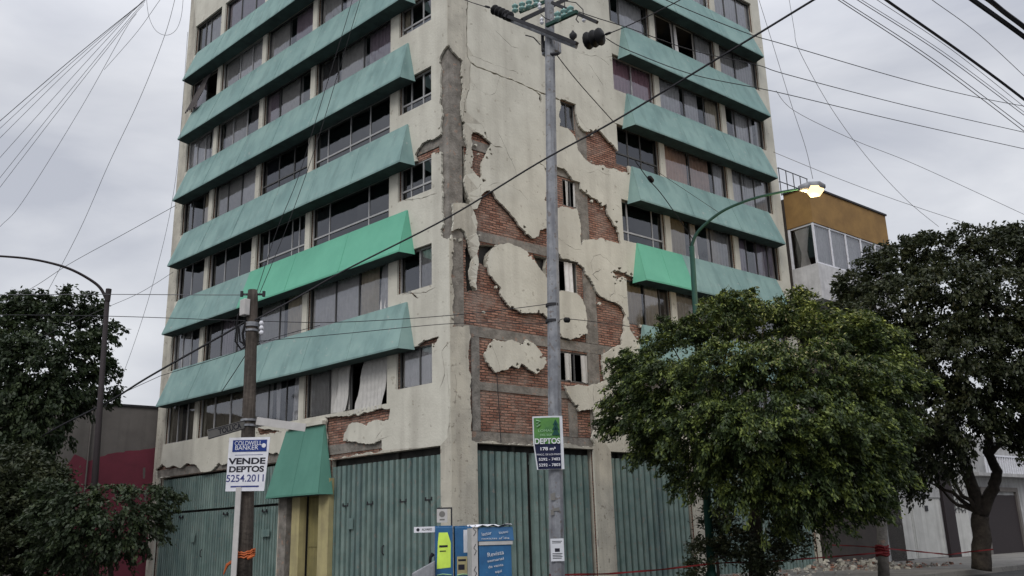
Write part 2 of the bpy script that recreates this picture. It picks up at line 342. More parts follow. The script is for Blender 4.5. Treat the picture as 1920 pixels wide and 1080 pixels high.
# --- damage outlines, traced on the facade plane (X, Y are 3.6x photo pixels from x=820)
def tr(pts, fn, off=.06): return [fn(820+x/3.6, y/3.6, off) for x, y in pts]
rd = random.Random(3)
colA = [(75,300),(125,365),(140,385),(168,405),(172,600),(158,740),(170,790),(178,900),(198,985),(205,1020),(192,1110),(195,1158),(180,1228),(200,1298),(222,1380),(160,1370),(100,1368),(98,1560),(95,1612),(30,1608),(30,1000),(25,900),(22,500),(18,385),(45,335)]
colB = [(97,1562),(110,1545),(150,1540),(190,1565),(215,1645),(240,1745),(220,1855),(235,1925),(262,1948),(300,2040),(300,2190),(215,2196),(160,2200),(103,2206)]
holeE = [(825,675),(870,675),(910,720),(940,780),(960,850),(1000,890),(1045,885),(1085,870),(1130,920),(1195,985),(1290,1080),(1290,1163),(1180,1138),(1050,1108),(1000,1078),(980,1050),(950,1010),(920,910),(880,870),(825,850)]
holeB1 = [(240,895),(285,895),(330,935),(370,975),(350,1000),(325,1050),(308,1070),(295,1118),(293,1215),(262,1180),(240,1150),(238,1020),(228,1010)]
holeF = [(740,1110),(800,1128),(860,1143),(900,1188),(940,1248),(1000,1298),(1040,1333),(1080,1348),(1110,1393),(1140,1378),(1150,1438),(1190,1508),(1225,1568),(1235,1648),(1150,1623),(1050,1613),(990,1618),(975,1658),(970,1568),(960,1488),(940,1413),(880,1400),(740,1403)]
holeC = [(262,1948),(265,1908),(270,1838),(275,1768),(270,1708),(285,1648),(265,1568),(270,1498),(250,1448),(240,1412),(265,1405),(290,1358),(300,1318),(335,1288),(375,1295),(400,1340),(450,1390),(490,1430),(530,1480),(560,1530),(600,1565),(640,1610),(680,1590),(690,1550),(725,1540),(760,1530),(805,1690),(840,1740),(905,1770),(945,1770),(990,1810),(1030,1880),(1060,1930),(1100,2000),(1150,2025),(1200,2040),(1245,2075),(1270,2130),(1245,2320),(1190,2345),(1120,2390),(1115,2450),(1125,2530),(1135,2570),(1050,2600),(850,2600),(900,2690),(960,2772),(1052,2762),(1070,2830),(1060,2900),(1040,2950),(1070,3016),(1000,3010),(860,2998),(410,2985),(235,2976),(225,2870),(222,2700),(212,2300),(214,2200),(262,2190)]
isl1 = [(400,1653),(470,1643),(530,1658),(610,1698),(650,1748),(690,1808),(730,1868),(760,1900),(815,1968),(870,1958),(930,1968),(980,2018),(1000,2076),(1010,2136),(1015,2256),(960,2281),(900,2291),(850,2276),(825,2251),(790,2180),(735,2131),(690,2111),(640,2116),(570,2111),(500,2081),(460,2036),(420,1978),(430,1948),(390,1898),(350,1848),(340,1788),(345,1728),(370,1688)]
isl3 = [(360,2316),(400,2296),(460,2306),(500,2291),(540,2316),(580,2321),(600,2296),(660,2326),(700,2376),(740,2446),(720,2486),(670,2521),(620,2496),(565,2456),(545,2491),(500,2466),(480,2496),(400,2511),(370,2486),(330,2436),(320,2386),(345,2346)]
holeS = [(1290,2160),(1320,2170),(1390,2215),(1385,2300),(1345,2290),(1300,2230)]
holeJ = [(1180,1828),(1260,1840),(1330,1872),(1320,1888),(1250,1870),(1205,1905),(1210,1870)]
def crackline(pts, w=.014, fn=onR, sc=True):
    c = tr(pts, fn) if sc else [fn(x, y) for x, y in pts]
    fine = []
    for a, b in zip(c[:-1], c[1:]):
        L = math.hypot(b[0]-a[0], b[1]-a[1]); k = max(1, int(L/.12))
        for j in range(k): fine.append((a[0]+(b[0]-a[0])*j/k+rd.uniform(-.02, .02), a[1]+(b[1]-a[1])*j/k+rd.uniform(-.02, .02)))
    fine.append(c[-1]); L_, R_ = [], []
    for i, p in enumerate(fine):
        q0, q1 = fine[max(0, i-1)], fine[min(len(fine)-1, i+1)]; dx, dz = q1[0]-q0[0], q1[1]-q0[1]; n = math.hypot(dx, dz) or 1
        ww = w*rd.uniform(.25, 1.3)*(1 if 0 < i < len(fine)-1 else .15)
        L_.append((p[0]-dz/n*ww, p[1]+dx/n*ww)); R_.append((p[0]+dz/n*ww, p[1]-dx/n*ww))
    return L_ + R_[::-1]
cracksR = [
    crackline([(205,0),(196,170),(198,300),(200,385),(225,430)], .02), crackline([(215,420),(260,452),(380,495),(500,540),(660,610),(740,640),(830,678)], .026),
    crackline([(222,430),(215,600),(185,700),(178,800)], .012), crackline([(660,612),(690,640),(700,700)], .05), crackline([(600,240),(650,255),(710,300)], .014),
    crackline([(370,980),(440,998)], .012), crackline([(222,370),(360,430),(480,470),(540,490)], .007), crackline([(1055,2600),(1050,2660),(1058,2740)], .016),
    crackline([(60,2340),(75,2500),(80,2650),(95,2800)], .01), crackline([(1110,1818),(1050,1850),(1090,1900)], .009), crackline([(1190,1888),(1200,1960),(1160,2010)], .012),
    crackline([(1130,560),(1140,600)], .03), crackline([(1020,430),(1080,520),(1120,580)], .007), crackline([(680,1095),(720,1120),(740,1180)], .014),
    crackline([(1160,800),(1190,825),(1240,860)], .025), crackline([(270,1270),(290,1240),(285,1330),(335,1290)], .012), crackline([(530,180),(555,195)], .03),
    crackline([(110,2500),(130,2600),(115,2760)], .008), crackline([(1060,2600),(1180,2700),(1200,2800)], .006)]
for _ in range(16):
    x_, z_ = rd.uniform(.6, 6.6), rd.uniform(4.6, 18); a_ = rd.uniform(-1.2, 1.2); P_ = [(x_, z_)]
    for _k in range(rd.randint(3, 6)): a_ += rd.uniform(-.7, .7); P_.append((P_[-1][0]+.35*math.cos(a_), P_[-1][1]+.35*math.sin(a_-.4)))
    cracksR.append(crackline(P_, rd.uniform(.003, .008), lambda x, y: (x, y), False))
R_holes = [rough(tr(p, onR), rnd=rd) for p in (colA, colB, holeB1, holeC, holeE, holeF, holeJ)] + [rough(tr(holeS, onR), rnd=rd)]
R_isl = [rough(tr(p, onR), rnd=rd) for p in (isl1, isl3)]
L_px = lambda pts: [onL(280+x/3.31, 600+y/3.31) for x, y in pts]
stubL = [(830,250),(812,262),(792,268),(779,290),(783,304),(800,296),(812,288),(832,283)]
L_holes = [rough(tr(p, onL), rnd=rd) for p in (colA, colB)]
L_holes += [rough([onL(*q) for q in stubL], rnd=rd),
    rough(L_px([(1090,598),(1190,592),(1300,590),(1400,560),(1500,548),(1485,612),(1400,618),(1360,640),(1350,665),(1310,640),(1240,650),(1210,710),(1205,750),(1250,757),(1330,768),(1440,742),(1448,812),(1280,835),(1100,865)]), rnd=rd),
    rough(L_px([(42,925),(80,890),(110,915),(150,905),(200,912),(240,885),(290,900),(320,945),(355,955),(385,935),(400,920),(430,885),(480,895),(500,860),(580,845),(650,838),(700,835),(760,828),(840,830),(840,895),(480,940),(300,968),(42,985)]), rnd=rd),
    rough(L_px([(1668,150),(1700,130),(1740,122),(1800,100),(1780,142),(1700,160),(1668,168)]), .05, .012, rd),
    rough(L_px([(660,670),(690,672),(830,690),(760,700),(700,715),(670,700)]), .05, .02, rd)]
cracksL = [crackline([(755,552),(770,548),(785,560)], .03, onL, False), crackline([(755,375),(790,372),(820,362)], .012, onL, False),
    crackline([(760,552),(800,548),(818,538)], .01, onL, False), crackline([(790,285),(820,262)], .012, onL, False),
    crackline([(822,735),(835,700),(828,660),(842,640)], .01, onL, False), crackline([(720,800),(700,830),(735,815)], .006, onL, False),
    crackline([(838,690),(845,760),(840,820)], .009, onL, False)]
flR = chips(R_holes+R_isl, 170, .015, .075, .08, rd); flL = chips(L_holes, 45, .015, .05, .06, rd); rmR = chips(R_holes+R_isl, 60, .015, .06, .12, rd)
opL_ = [rect(a, b, c, d) for _, _, a, b, c, d in openL] + [rect(*g) for g in GL]
opR_ = [rect(a, b, c, d) for _, _, a, b, c, d in openR] + [rect(*g) for g in GR] + [rect(*s) for s in SMW]
voids = [[(158,740),(176,770),(186,1000),(192,1110),(182,1228),(205,1300),(225,1383),(160,1375),(150,1000),(150,760)],
         [(196,1575),(228,1650),(255,1745),(240,1855),(262,1955),(205,1960),(196,1700)],
         [(285,1643),(395,1655),(345,1720),(338,1800),(280,1765)], [(650,1718),(745,1742),(745,1880),(700,1812)]]
vR = [rough(tr(v, onR, 0), .1, .02, rd) for v in voids]
zg = lambda c: c[0] < .76+.02*math.sin(c[1]*3) or c[1] < 4.3
# the structural shell (brick infill) with its openings
sheet('wall', rect(-16, -.1, SZ, TOP), [], [], opL_, .05, .2, None, B, mats=[M['brick'], M['plaster_grey']])
right(sheet('wall', rect(.1, 16, SZ, TOP), [], [], opR_+vR, .05, .2, None, B, mats=[M['brick'], M['plaster_grey']]))
sheet('plaster', rect(-16, .052, SZ, TOP), L_holes, [], opL_+cracksL+flL, -.07, -.0, None, B, mats=[M['plaster'], M['plaster_grey'], M['plaster']], zone=lambda c: c[1] < 4.05 or c[0] < -15.5)
right(sheet('plaster', rect(-.048, 16, SZ, TOP), R_holes, R_isl+rmR, opR_+cracksR+flR, -.07, -.0, None, B, mats=[M['plaster'], M['plaster_grey'], M['plaster']], zone=zg))
for v in vR[:0]: pass
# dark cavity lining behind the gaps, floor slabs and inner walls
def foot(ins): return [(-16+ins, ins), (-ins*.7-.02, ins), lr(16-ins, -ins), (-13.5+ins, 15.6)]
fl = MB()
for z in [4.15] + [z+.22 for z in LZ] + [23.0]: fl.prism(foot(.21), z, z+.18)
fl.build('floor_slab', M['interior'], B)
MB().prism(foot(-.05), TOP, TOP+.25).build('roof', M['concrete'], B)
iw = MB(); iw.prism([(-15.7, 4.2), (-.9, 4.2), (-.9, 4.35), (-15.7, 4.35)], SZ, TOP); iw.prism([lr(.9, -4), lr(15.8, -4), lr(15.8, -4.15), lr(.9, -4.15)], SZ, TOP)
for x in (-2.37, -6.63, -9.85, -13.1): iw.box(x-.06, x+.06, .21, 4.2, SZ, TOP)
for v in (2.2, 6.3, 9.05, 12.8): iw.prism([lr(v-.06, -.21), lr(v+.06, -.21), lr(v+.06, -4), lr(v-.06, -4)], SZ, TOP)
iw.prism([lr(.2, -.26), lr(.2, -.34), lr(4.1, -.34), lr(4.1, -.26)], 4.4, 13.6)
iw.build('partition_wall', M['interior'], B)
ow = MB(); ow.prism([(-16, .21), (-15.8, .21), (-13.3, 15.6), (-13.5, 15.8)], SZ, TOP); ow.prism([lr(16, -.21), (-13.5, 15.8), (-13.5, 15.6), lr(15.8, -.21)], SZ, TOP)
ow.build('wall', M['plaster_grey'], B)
# concrete frame: corner column, beams, secondary columns (a hair proud of the brick)
cc = MB(); cc.prism([(-.40, .016), (-.014, .016), lr(.47, -.016), lr(.47, -.19), (-.1, .25), (-.40, .19)], SZ, TOP-.02); cc.build('column', M['concrete'], B)
bm = MB()
for z in (4.02, 6.86, 9.62, 12.36, 15.1, 17.8, 20.5): 
    right(MB().box(.474, 6.75, 0.024, 0.1, z, z+.29).build('beam', M['concrete'], B))
right(MB().box(.474, 4.3, .026, .1, 5.42, 5.64).build('beam', M['concrete'], B))
MB().box(-15.9, -.404, 0.02, .1, 4.08, 4.36).build('beam', M['concrete'], B); MB().box(-1.6, -.404, 0.02, .1, 12.36, 12.66).build('beam', M['concrete'], B)
for x0, x1, z0, z1 in ((.70, .97, 4.32, 6.85), (5.02, 5.48, 4.32, 6.85), (4.99, 5.5, 7.16, 9.61), (4.84, 5.36, 9.92, 12.35), (5.0, 5.45, 12.67, 15.09), (4.16, 4.48, 4.32, 5.3)):
    right(MB().box(x0, x1, 0.018, .1, z0, z1).build('column', M['concrete'], B))
# thin vertical conduits on the bare brick
cdt = MB()
for x0, y0, x1, y1 in ((932, 700, 940, 835), (1020, 180, 1028, 240)):
    a = onR(x0, y0); b = onR(x1, y1); cdt.tube([(a[0], -.05, a[1]), (b[0], -.05, b[1])], .012, 5)
right(cdt.build('conduit', M['darkmetal'], B))

# --- awnings
def awning(x0, x1, z, m, rside, hip0=True, hip1=True, depth=.5, h=AH, label=None, hip=.3):
    e = .0665; d = e+depth
    a0, a1 = x0, x1; t0 = x0+(hip if hip0 else 0); t1 = x1-(hip if hip1 else 0)
    l0 = x0+(.1 if hip0 else 0); l1 = x1-(.1 if hip1 else 0)
    mb = MB()
    nseg = max(2, int((x1-x0)/2.2))
    # closed wedge: slightly uneven lip so the long edge is not ruler straight
    vs = []; 
    for i in range(nseg+1):
        t = i/nseg; jz = random.uniform(-.012, .012) if 0 < i < nseg else 0
        vs += [(a0+(a1-a0)*t, -e, z), (l0+(l1-l0)*t, -d, z+jz), (l0+(l1-l0)*t, -d-.004, z+.05+jz), (t0+(t1-t0)*t, -e-.05, z+h), (t0+(t1-t0)*t, -e, z+h)]
    fs = []
    for i in range(nseg):
        p, q = i*5, (i+1)*5
        fs += [(p+1, p, q, q+1), (p+1, q+1, q+2, p+2), (p+2, q+2, q+3, p+3), (p+3, q+3, q+4, p+4), (p+4, q+4, q, p)]
    fs += [(0, 1, 2, 3, 4), tuple(nseg*5+k for k in (4, 3, 2, 1, 0))]
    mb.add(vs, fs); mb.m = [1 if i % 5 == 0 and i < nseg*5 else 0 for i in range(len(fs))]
    for i in range(1, nseg):   # sheet joints as thin raised laps
        t = i/nseg; x = l0+(l1-l0)*t; xt = t0+(t1-t0)*t
        jw = random.uniform(.02, .05); mb.hexa([(x, -d+.004, z+.06), (x, -d-.014, z+.05), (x+jw, -d-.014, z+.05), (x+jw, -d+.004, z+.06)][::-1], [(xt, -e-.04, z+h-.01), (xt, -e-.062, z+h-.01), (xt+jw, -e-.062, z+h-.01), (xt+jw, -e-.04, z+h-.01)][::-1])
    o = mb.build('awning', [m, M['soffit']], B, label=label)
    if rside: right(o)
    return o
for k, z in enumerate(LZ):
    if k == 1:
        awning(-9.9, -1.34, z, M['mint'], False, hip0=False, label='bright mint green half of the awning')
        awning(-15.3, -9.905, z, M['teal'], False, hip1=False)
        awning(7.1, 9.6, z, M['mint'], True, hip1=False, label='bright mint green end of the awning')
        awning(9.605, 15.3, z, M['teal'], True, hip0=False)
    else:
        awning(-15.3, -1.34, z, M['teal'], False); awning(7.1, 15.3, z, M['teal'], True)

# --- windows
def curtain(win, x0, x1, z0, z1, m, y=.155, lean=0, amp=.038, per=.17, rside=False):
    n = max(6, int((x1-x0)/.03)); mb = MB(); vs = []; ph = random.uniform(0, 6)
    rows = 6
    for j in range(rows+1):
        t = j/rows
        for i in range(n+1):
            s = i/n; x = x0+(x1-x0)*s + lean*(1-t)*(1-s*.3); f = math.sin(x/per*2*math.pi+ph+.5*math.sin(s*9)+.3*t)
            vs.append((x, y + amp*f*(1.1-.5*t) - abs(lean)*.3*(1-t), z0+(z1-z0)*t + (.03*math.sin(s*7+ph) if j == 0 else 0)))
    fs = [(j*(n+1)+i, j*(n+1)+i+1, (j+1)*(n+1)+i+1, (j+1)*(n+1)+i) for j in range(rows) for i in range(n)]
    mb.add(vs, fs); o = mb.build('curtain', m, win, smooth=True)
    return o
def window(x0, x1, z0, z1, rside, mull=(), transom=None, light=True, glass='glass', cur=(), missing=(), sillz=None):
    """cur: (from, to, colour, lean) in fractions of the width; missing: pane indexes left open"""
    fm = M['frame_l'] if light else M['frame_d']; t = .045 if light else .04
    xs = [0] + list(mull) + [1]; X = [x0+(x1-x0)*s for s in xs]
    f = MB(); y0, y1 = .07, .12
    f.box(x0, x1, y0, y1, z0, z0+t); f.box(x0, x1, y0, y1, z1-t, z1); f.box(x0, x0+t, y0+.002, y1-.002, z0+t, z1-t); f.box(x1-t, x1, y0+.002, y1-.002, z0+t, z1-t)
    for x in X[1:-1]: f.box(x-t/2, x+t/2, y0+.003, y1-.003, z0+t, z1-t)
    if transom:
        zt = z0+(z1-z0)*transom
        f.box(x0+t, x1-t, y0-.006, y1+.006, zt-t*.6, zt+t*.6)
    w_ = f.build('window', fm, B)
    if rside: right(w_)
    p = MB()
    for i in range(len(X)-1):
        if i in missing: continue
        a, b = X[i]+.01, X[i+1]-.01; tw = random.uniform(-.006, .006)
        p.add([(a, .095+tw, z0+.02), (b, .095-tw, z0+.02), (b, .095-tw, z1-.02), (a, .095+tw, z1-.02)], [(0, 1, 2, 3)])
    if p.v: p.build('pane', M[glass], w_)
    for c in cur:
        a, b, k = c[0], c[1], c[2]; lean = c[3] if len(c) > 3 else 0
        curtain(w_, x0+(x1-x0)*a+.03, x0+(x1-x0)*b-.03, z0+(c[4] if len(c) > 4 else .04), z1-.04, CUR[k], lean=lean, y=c[5] if len(c) > 5 else .155)
    return w_
# per storey, left facade: bay 0 is nearest the corner (x runs left to right inside each bay)
LW = {
 0: [dict(mull=(.28, .55, .8), light=False, cur=[(0, .52, 'g'), (.42, .56, 'g', -.22, 0, .05), (.70, 1, 'g', -.28, -.08, .03)], missing=(1, 2, 3)),
     dict(mull=(.35, .7), light=False, cur=[(0, .42, 'g'), (.45, .55, 'w', .05), (.82, .97, 'w', -.1)]),
     dict(mull=(.3, .65), light=True, cur=[(0, 1, 'l')]), dict(mull=(.33, .66), light=True, cur=[(0, .4, 'l'), (.55, 1, 'l')])],
 1: [dict(mull=(.33, .62), light=False, cur=[(0, .62, 'w'), (.62, .85, 'c', .05), (.87, .99, 'w', -.15)]),
     dict(mull=(.5,), light=False, cur=[(.1, .55, 'g'), (.6, .95, 'c')]),
     dict(mull=(.35, .7), light=False, cur=[(0, .9, 'd'), (.3, .6, 'v')]), dict(mull=(.3, .6), light=True, cur=[(0, .5, 'g'), (.75, 1, 'd')])],
 2: [dict(mull=(.22, .72), transom=.24, glass='glass_dark', cur=[(0, .2, 'g'), (.93, 1, 'w')]),
     dict(mull=(.2, .68, .82), transom=.22, glass='glass_dark', cur=[(.85, 1, 'w')]),
     dict(mull=(.33, .66), glass='glass_dark', cur=[(0, .3, 'd')]), dict(mull=(.45, .9), glass='glass_dark', cur=[(.9, 1, 'w')])],
 3: [dict(mull=(.17, .47, .72), transom=.24, glass='glass_dark', light=True, cur=[(0, .15, 'g')]),
     dict(mull=(.35, .66), transom=.28, glass='glass_dark', light=False, cur=[(.0, .3, 'v')]),
     dict(mull=(.3, .62), light=False, cur=[(0, .6, 'g'), (.62, 1, 'w')]), dict(mull=(.3, .7), light=False, cur=[(0, .35, 'd'), (.7, 1, 'c')])],
 4: [dict(mull=(.28, .62), light=False, cur=[(.0, .26, 'd'), (.3, .64, 'g'), (.66, 1, 'v')]),
     dict(mull=(.3, .72), light=False, cur=[(0, .25, 'v'), (.3, .75, 'g')]),
     dict(mull=(.33, .66), light=True, cur=[(.1, .6, 'g'), (.7, 1, 'd')]), dict(mull=(.3, .6, .85), light=True, cur=[(0, .7, 'w'), (.8, 1, 'g')])],
 5: [dict(mull=(.3, .6), light=False, cur=[(0, .3, 'g'), (.35, .9, 'w')]),
     dict(mull=(.45,), light=False, cur=[(0, .45, 'g'), (.55, 1, 'v')]),
     dict(mull=(.4, .7), light=True, cur=[(0, .35, 'g'), (.38, 1, 'w')]), dict(mull=(.5,), light=False, missing=(1,), cur=[(0, .4, 'v'), (.5, .78, 'd', -.95, -.12, -.04), (.8, 1, 'g')])],
 6: [dict(mull=(.3, .6), light=True, cur=[(0, 1, 'g')]), dict(mull=(.5,), light=True, cur=[(.1, .9, 'g')]), dict(mull=(.35, .7), light=False, cur=[(0, 1, 'v')]), dict(mull=(.3, .5), light=False, cur=[(.25, 1, 'g')])]}
for kind, k, a, b, z0, z1 in openL:
    if kind == 'main':
        i = [q[0] for q in LB].index(a); window(a, b, z0, z1, False, **LW[k][i])
    else:
        window(a, b, z0, z1, False, mull=(.56,) if k < 2 else (.3, .66), transom=.3 if k in (2, 3) or k == 4 else None, light=k in (1, 2, 3, 4),
               glass='glass_dark' if k in (2, 3) else 'glass', cur={0: [(0, 1, 'w')], 1: [(.55, 1, 'g')], 4: [(0, .2, 'c')], 5: [(0, .5, 'g')]}.get(k, []))
RW = {
 0: [dict(mull=(.5,), cur=[(0, 1, 'g')])]*3,
 1: [dict(mull=(.45, .8), light=False, cur=[(0, .42, 'l'), (.45, .8, 'g'), (.8, 1, 'd')]), dict(mull=(.3, .6), light=False, cur=[(0, 1, 'g')]), dict(mull=(.5,), light=False, cur=[(0, 1, 'g')])],
 2: [dict(mull=(.18, .75), transom=.26, glass='glass_dark', cur=[]), dict(mull=(.34, .66), light=False, cur=[(0, .3, 'l'), (.34, .45, 'w', .1), (.62, 1, 'g')]), dict(mull=(.25, .5, .78), light=False, cur=[(.02, .32, 'v'), (.45, .95, 'v')])],
 3: [dict(mull=(.3, .6), transom=.3, glass='glass_dark', light=False, cur=[]), dict(mull=(.42, .8), light=False, cur=[(0, .4, 't'), (.42, .75, 't'), (.82, 1, 'w')]), dict(mull=(.3, .62), light=False, cur=[(0, .4, 'w'), (.42, 1, 'w')])],
 4: [dict(mull=(.5,), light=True, cur=[(0, 1, 'p', 0, .04, .16)]), dict(mull=(.42, .75), light=False, cur=[(0, .4, 'w'), (.45, .68, 'w'), (.8, 1, 'c')]), dict(mull=(.3, .66), light=False, cur=[(.25, .8, 'w'), (.85, 1, 'g')])],
 5: [dict(mull=(.1, .3), light=False, cur=[(0, .1, 'w'), (.3, .92, 'w')]), dict(mull=(.35, .7), light=False, cur=[(0, .12, 'd'), (.3, .42, 'w', .15), (.68, 1, 'g')], missing=(0, 1)), dict(mull=(.45,), light=False, cur=[(.1, .45, 'g'), (.5, 1, 'g')])],
 6: [dict(mull=(.5,), cur=[(0, 1, 'w')]), dict(mull=(.4, .75), light=True, cur=[(0, .9, 'w')]), dict(mull=(.33, .66), light=False, cur=[(0, 1, 'w')])]}
for kind, k, a, b, z0, z1 in openR:
    i = [q[0] for q in RB].index(a); window(a, b, z0, z1, True, **RW[k][i])
for j, (a, b, z0, z1) in enumerate(SMW):
    window(a, b, z0, z1, True, mull=(.5,) if j != 2 else (), light=False, glass='glass', missing=(0, 1) if j else (), cur=[] if j == 0 else [(.12, .40, 'g', 0, .02, .05), (.66, .95, 'g', 0, .02, .05)] if j != 2 else [(.25, .8, 'w', 0, .02, .05)])

# --- corrugated garage doors
def shutter(x0, x1, z0, z1, rside, per=.24, amp=.12, y=.165, label=None, gap=0):
    n = int(round((x1-x0)/per)); per = (x1-x0)/n; mb = MB(); prof = []
    for i in range(n):
        x = x0+i*per; j_ = random.uniform(-.008, .008); prof += [(x, y), (x+per*.05, y-amp+j_), (x+per*.60, y-amp*1.05-j_), (x+per*.66, y)]
    prof.append((x1, y)); m = len(prof)
    levels = [z0, z0+(z1-z0)*.33, z0+(z1-z0)*.66, z1]
    vs = []
    for l in levels:
        for (px, py) in prof: vs.append((px+random.uniform(-.004, .004), py+random.uniform(-.006, .006), l))
    for l in levels[::-1]:
        for (px, py) in prof: vs.append((px, py+.03, l))
    fs = [(r_*m+i, r_*m+i+1, (r_+1)*m+i+1, (r_+1)*m+i) for r_ in range(2*len(levels)-1) for i in range(m-1)]
    mb.add(vs, fs); o = mb.build('garage_door', M['shutter'], B, label=label)
    if rside: right(o)
    rail = MB(); rail.box(x0, x1, y+.035, y+.07, z0, z0+.06); rail.box(x0, x1, y+.035, y+.07, z1-.3, z1-.24); rail.build('rail', M['shutter'], o)
    return o
def latch(door, x, z, y=.05):
    l = MB(); l.box(x-.13, x+.13, y-.02, y+.01, z-.02, z+.015); l.box(x-.13, x-.1, y-.03, y+.01, z-.02, z+.07); l.box(x+.1, x+.13, y-.03, y+.01, z-.02, z+.07); l.build('latch', M['darkmetal'], door)
d = shutter(-5.05, -2.75, SZ, 3.72, False); latch(d, -4.4, 2.6); latch(d, -3.3, 2.6)
d = shutter(-2.72, -.36, SZ, 3.72, False); latch(d, -1.9, 2.6); latch(d, -.9, 2.6)
for a, b in ((-9.5, -7.66), (-12.3, -9.53), (-15.45, -12.33)):
    d = shutter(a, b, SZ, 2.75, False, per=.15, amp=.06, y=.15); latch(d, (a+b)/2, 2.6, .06)
o = shutter(-15.45, -7.66, 2.83, 3.98, False, per=.15, amp=.06, y=.15, label='fixed corrugated panel above the doors')
d = shutter(.82, 2.62, SZ, 3.82, True); d = shutter(2.74, 4.93, SZ, 3.82, True)
d = shutter(5.73, 7.5, SZ, 3.78, True); d = shutter(7.52, 9.17, SZ, 3.78, True)
d = shutter(9.9, 12.8, SZ, 3.7, True, per=.2); d = shutter(12.85, 15.8, SZ, 3.7, True, per=.2)
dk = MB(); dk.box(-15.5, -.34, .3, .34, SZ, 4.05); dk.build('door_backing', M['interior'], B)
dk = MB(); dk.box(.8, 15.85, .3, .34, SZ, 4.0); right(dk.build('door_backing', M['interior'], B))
for k_, (x_, z_, w_, h_) in enumerate(((-4.1, 2.1, .22, .3), (-8.4, 1.95, .45, .22), (-12.9, 1.9, .25, .3))):
    MB().box(x_-w_/2, x_+w_/2, .0+.002*k_, .012+.002*k_, z_-h_/2, z_+h_/2).build('faded_notice', M['shutter'], B)
for x_ in (-2.735, -9.515, -12.315):
    t_ = MB(); t_.tube([(x_+.05, .03, 1.5), (x_+.05, -.02, 1.45), (x_+.05, -.02, 1.3), (x_+.05, .03, 1.25)], .018, 6); t_.build('padlock', M['darkmetal'], B)
# purple-grey wash on the right pier, timber header over the doors
pw = MB(); a = rough([(4.995, SZ), (5.665, SZ), (5.665, 2.35), (5.5, 2.5), (5.2, 2.45), (4.995, 2.3)], .1, .02, rd)
right(sheet('painted_patch', [(x_, max(SZ+.001, z_)) for x_, z_ in a], [], [], [], -.069, -.0655, M['purple'], B))
# --- entrance canopy and porch
o = awning(-7.76, -4.86, 2.94, M['canopy'], False, depth=.44, h=2.03, label='plain green steep canopy over the entrance', hip=.46)
pr = MB(); pr.box(-7.5, -7.1, -.12, .2, SZ, 4.02); pr.build('pillar', M['concrete'], B)
yl = MB(); yl.box(-6.85, -6.45, -.1, .15, SZ, 3.1); yl.build('door_post', M['yellow'], B, label='yellow painted post left of the entrance')
yl = MB(); yl.box(-5.44, -4.95, -.14, .028, SZ, 3.4); yl.build('door_post', M['yellow'], B, label='yellow painted post right of the entrance')
ye = MB(); ye.box(-6.44, -5.6, .22, .27, SZ, 3.0); ye.box(-6.38, -5.68, .2, .2195, SZ+.1, 1.4); ye.box(-6.38, -5.68, .2, .2195, 1.5, 2.9)
yd = ye.build('entrance_door', noisy('shaded_olive_paint', (.24, .21, .09), (.17, .15, .07), 2, .6, .1, 20, streak=(.5, (.1, .09, .05), 6)), B); MB().tube([(-5.72, .2, 1.2), (-5.72, .15, 1.22), (-5.72, .15, 1.42), (-5.72, .2, 1.44)], .012, 6).build('handle', M['darkmetal'], yd)  # recess shade is painted into the door's olive colour
hb = MB(); hb.box(-7.1, -5.2, -.05, .2, 3.1, 4.0); hb.build('header', M['plaster_grey'], B)
cap_ = MB(); cap_.box(-7.2, -5.3, -.2, -.071, 4.99, 5.1); cap_.build('ledge', M['plaster'], B)
# wall lamp glowing behind the leaves
p = onR(1262, 797, .25)
wl = MB(); wl.tube([(p[0], -.07, p[1]+.02), (p[0], -.3, p[1]+.06)], .02, 6); wl.tube([(p[0], -.3, p[1]+.1), (p[0], -.3, p[1]-.04)], [.05, .09], 10)
o = right(wl.build('wall_lamp', M['darkmetal'], B)); bulb = MB(); bulb.tube([(p[0], -.3, p[1]-.04), (p[0], -.3, p[1]-.1), (p[0], -.3, p[1]-.14)], [.08, .07, .02], 10)
bulb.build('bulb', plain('warm_bulb', (.9, .8, .5), .5, 0, ((1, .86, .4), 14)), o)

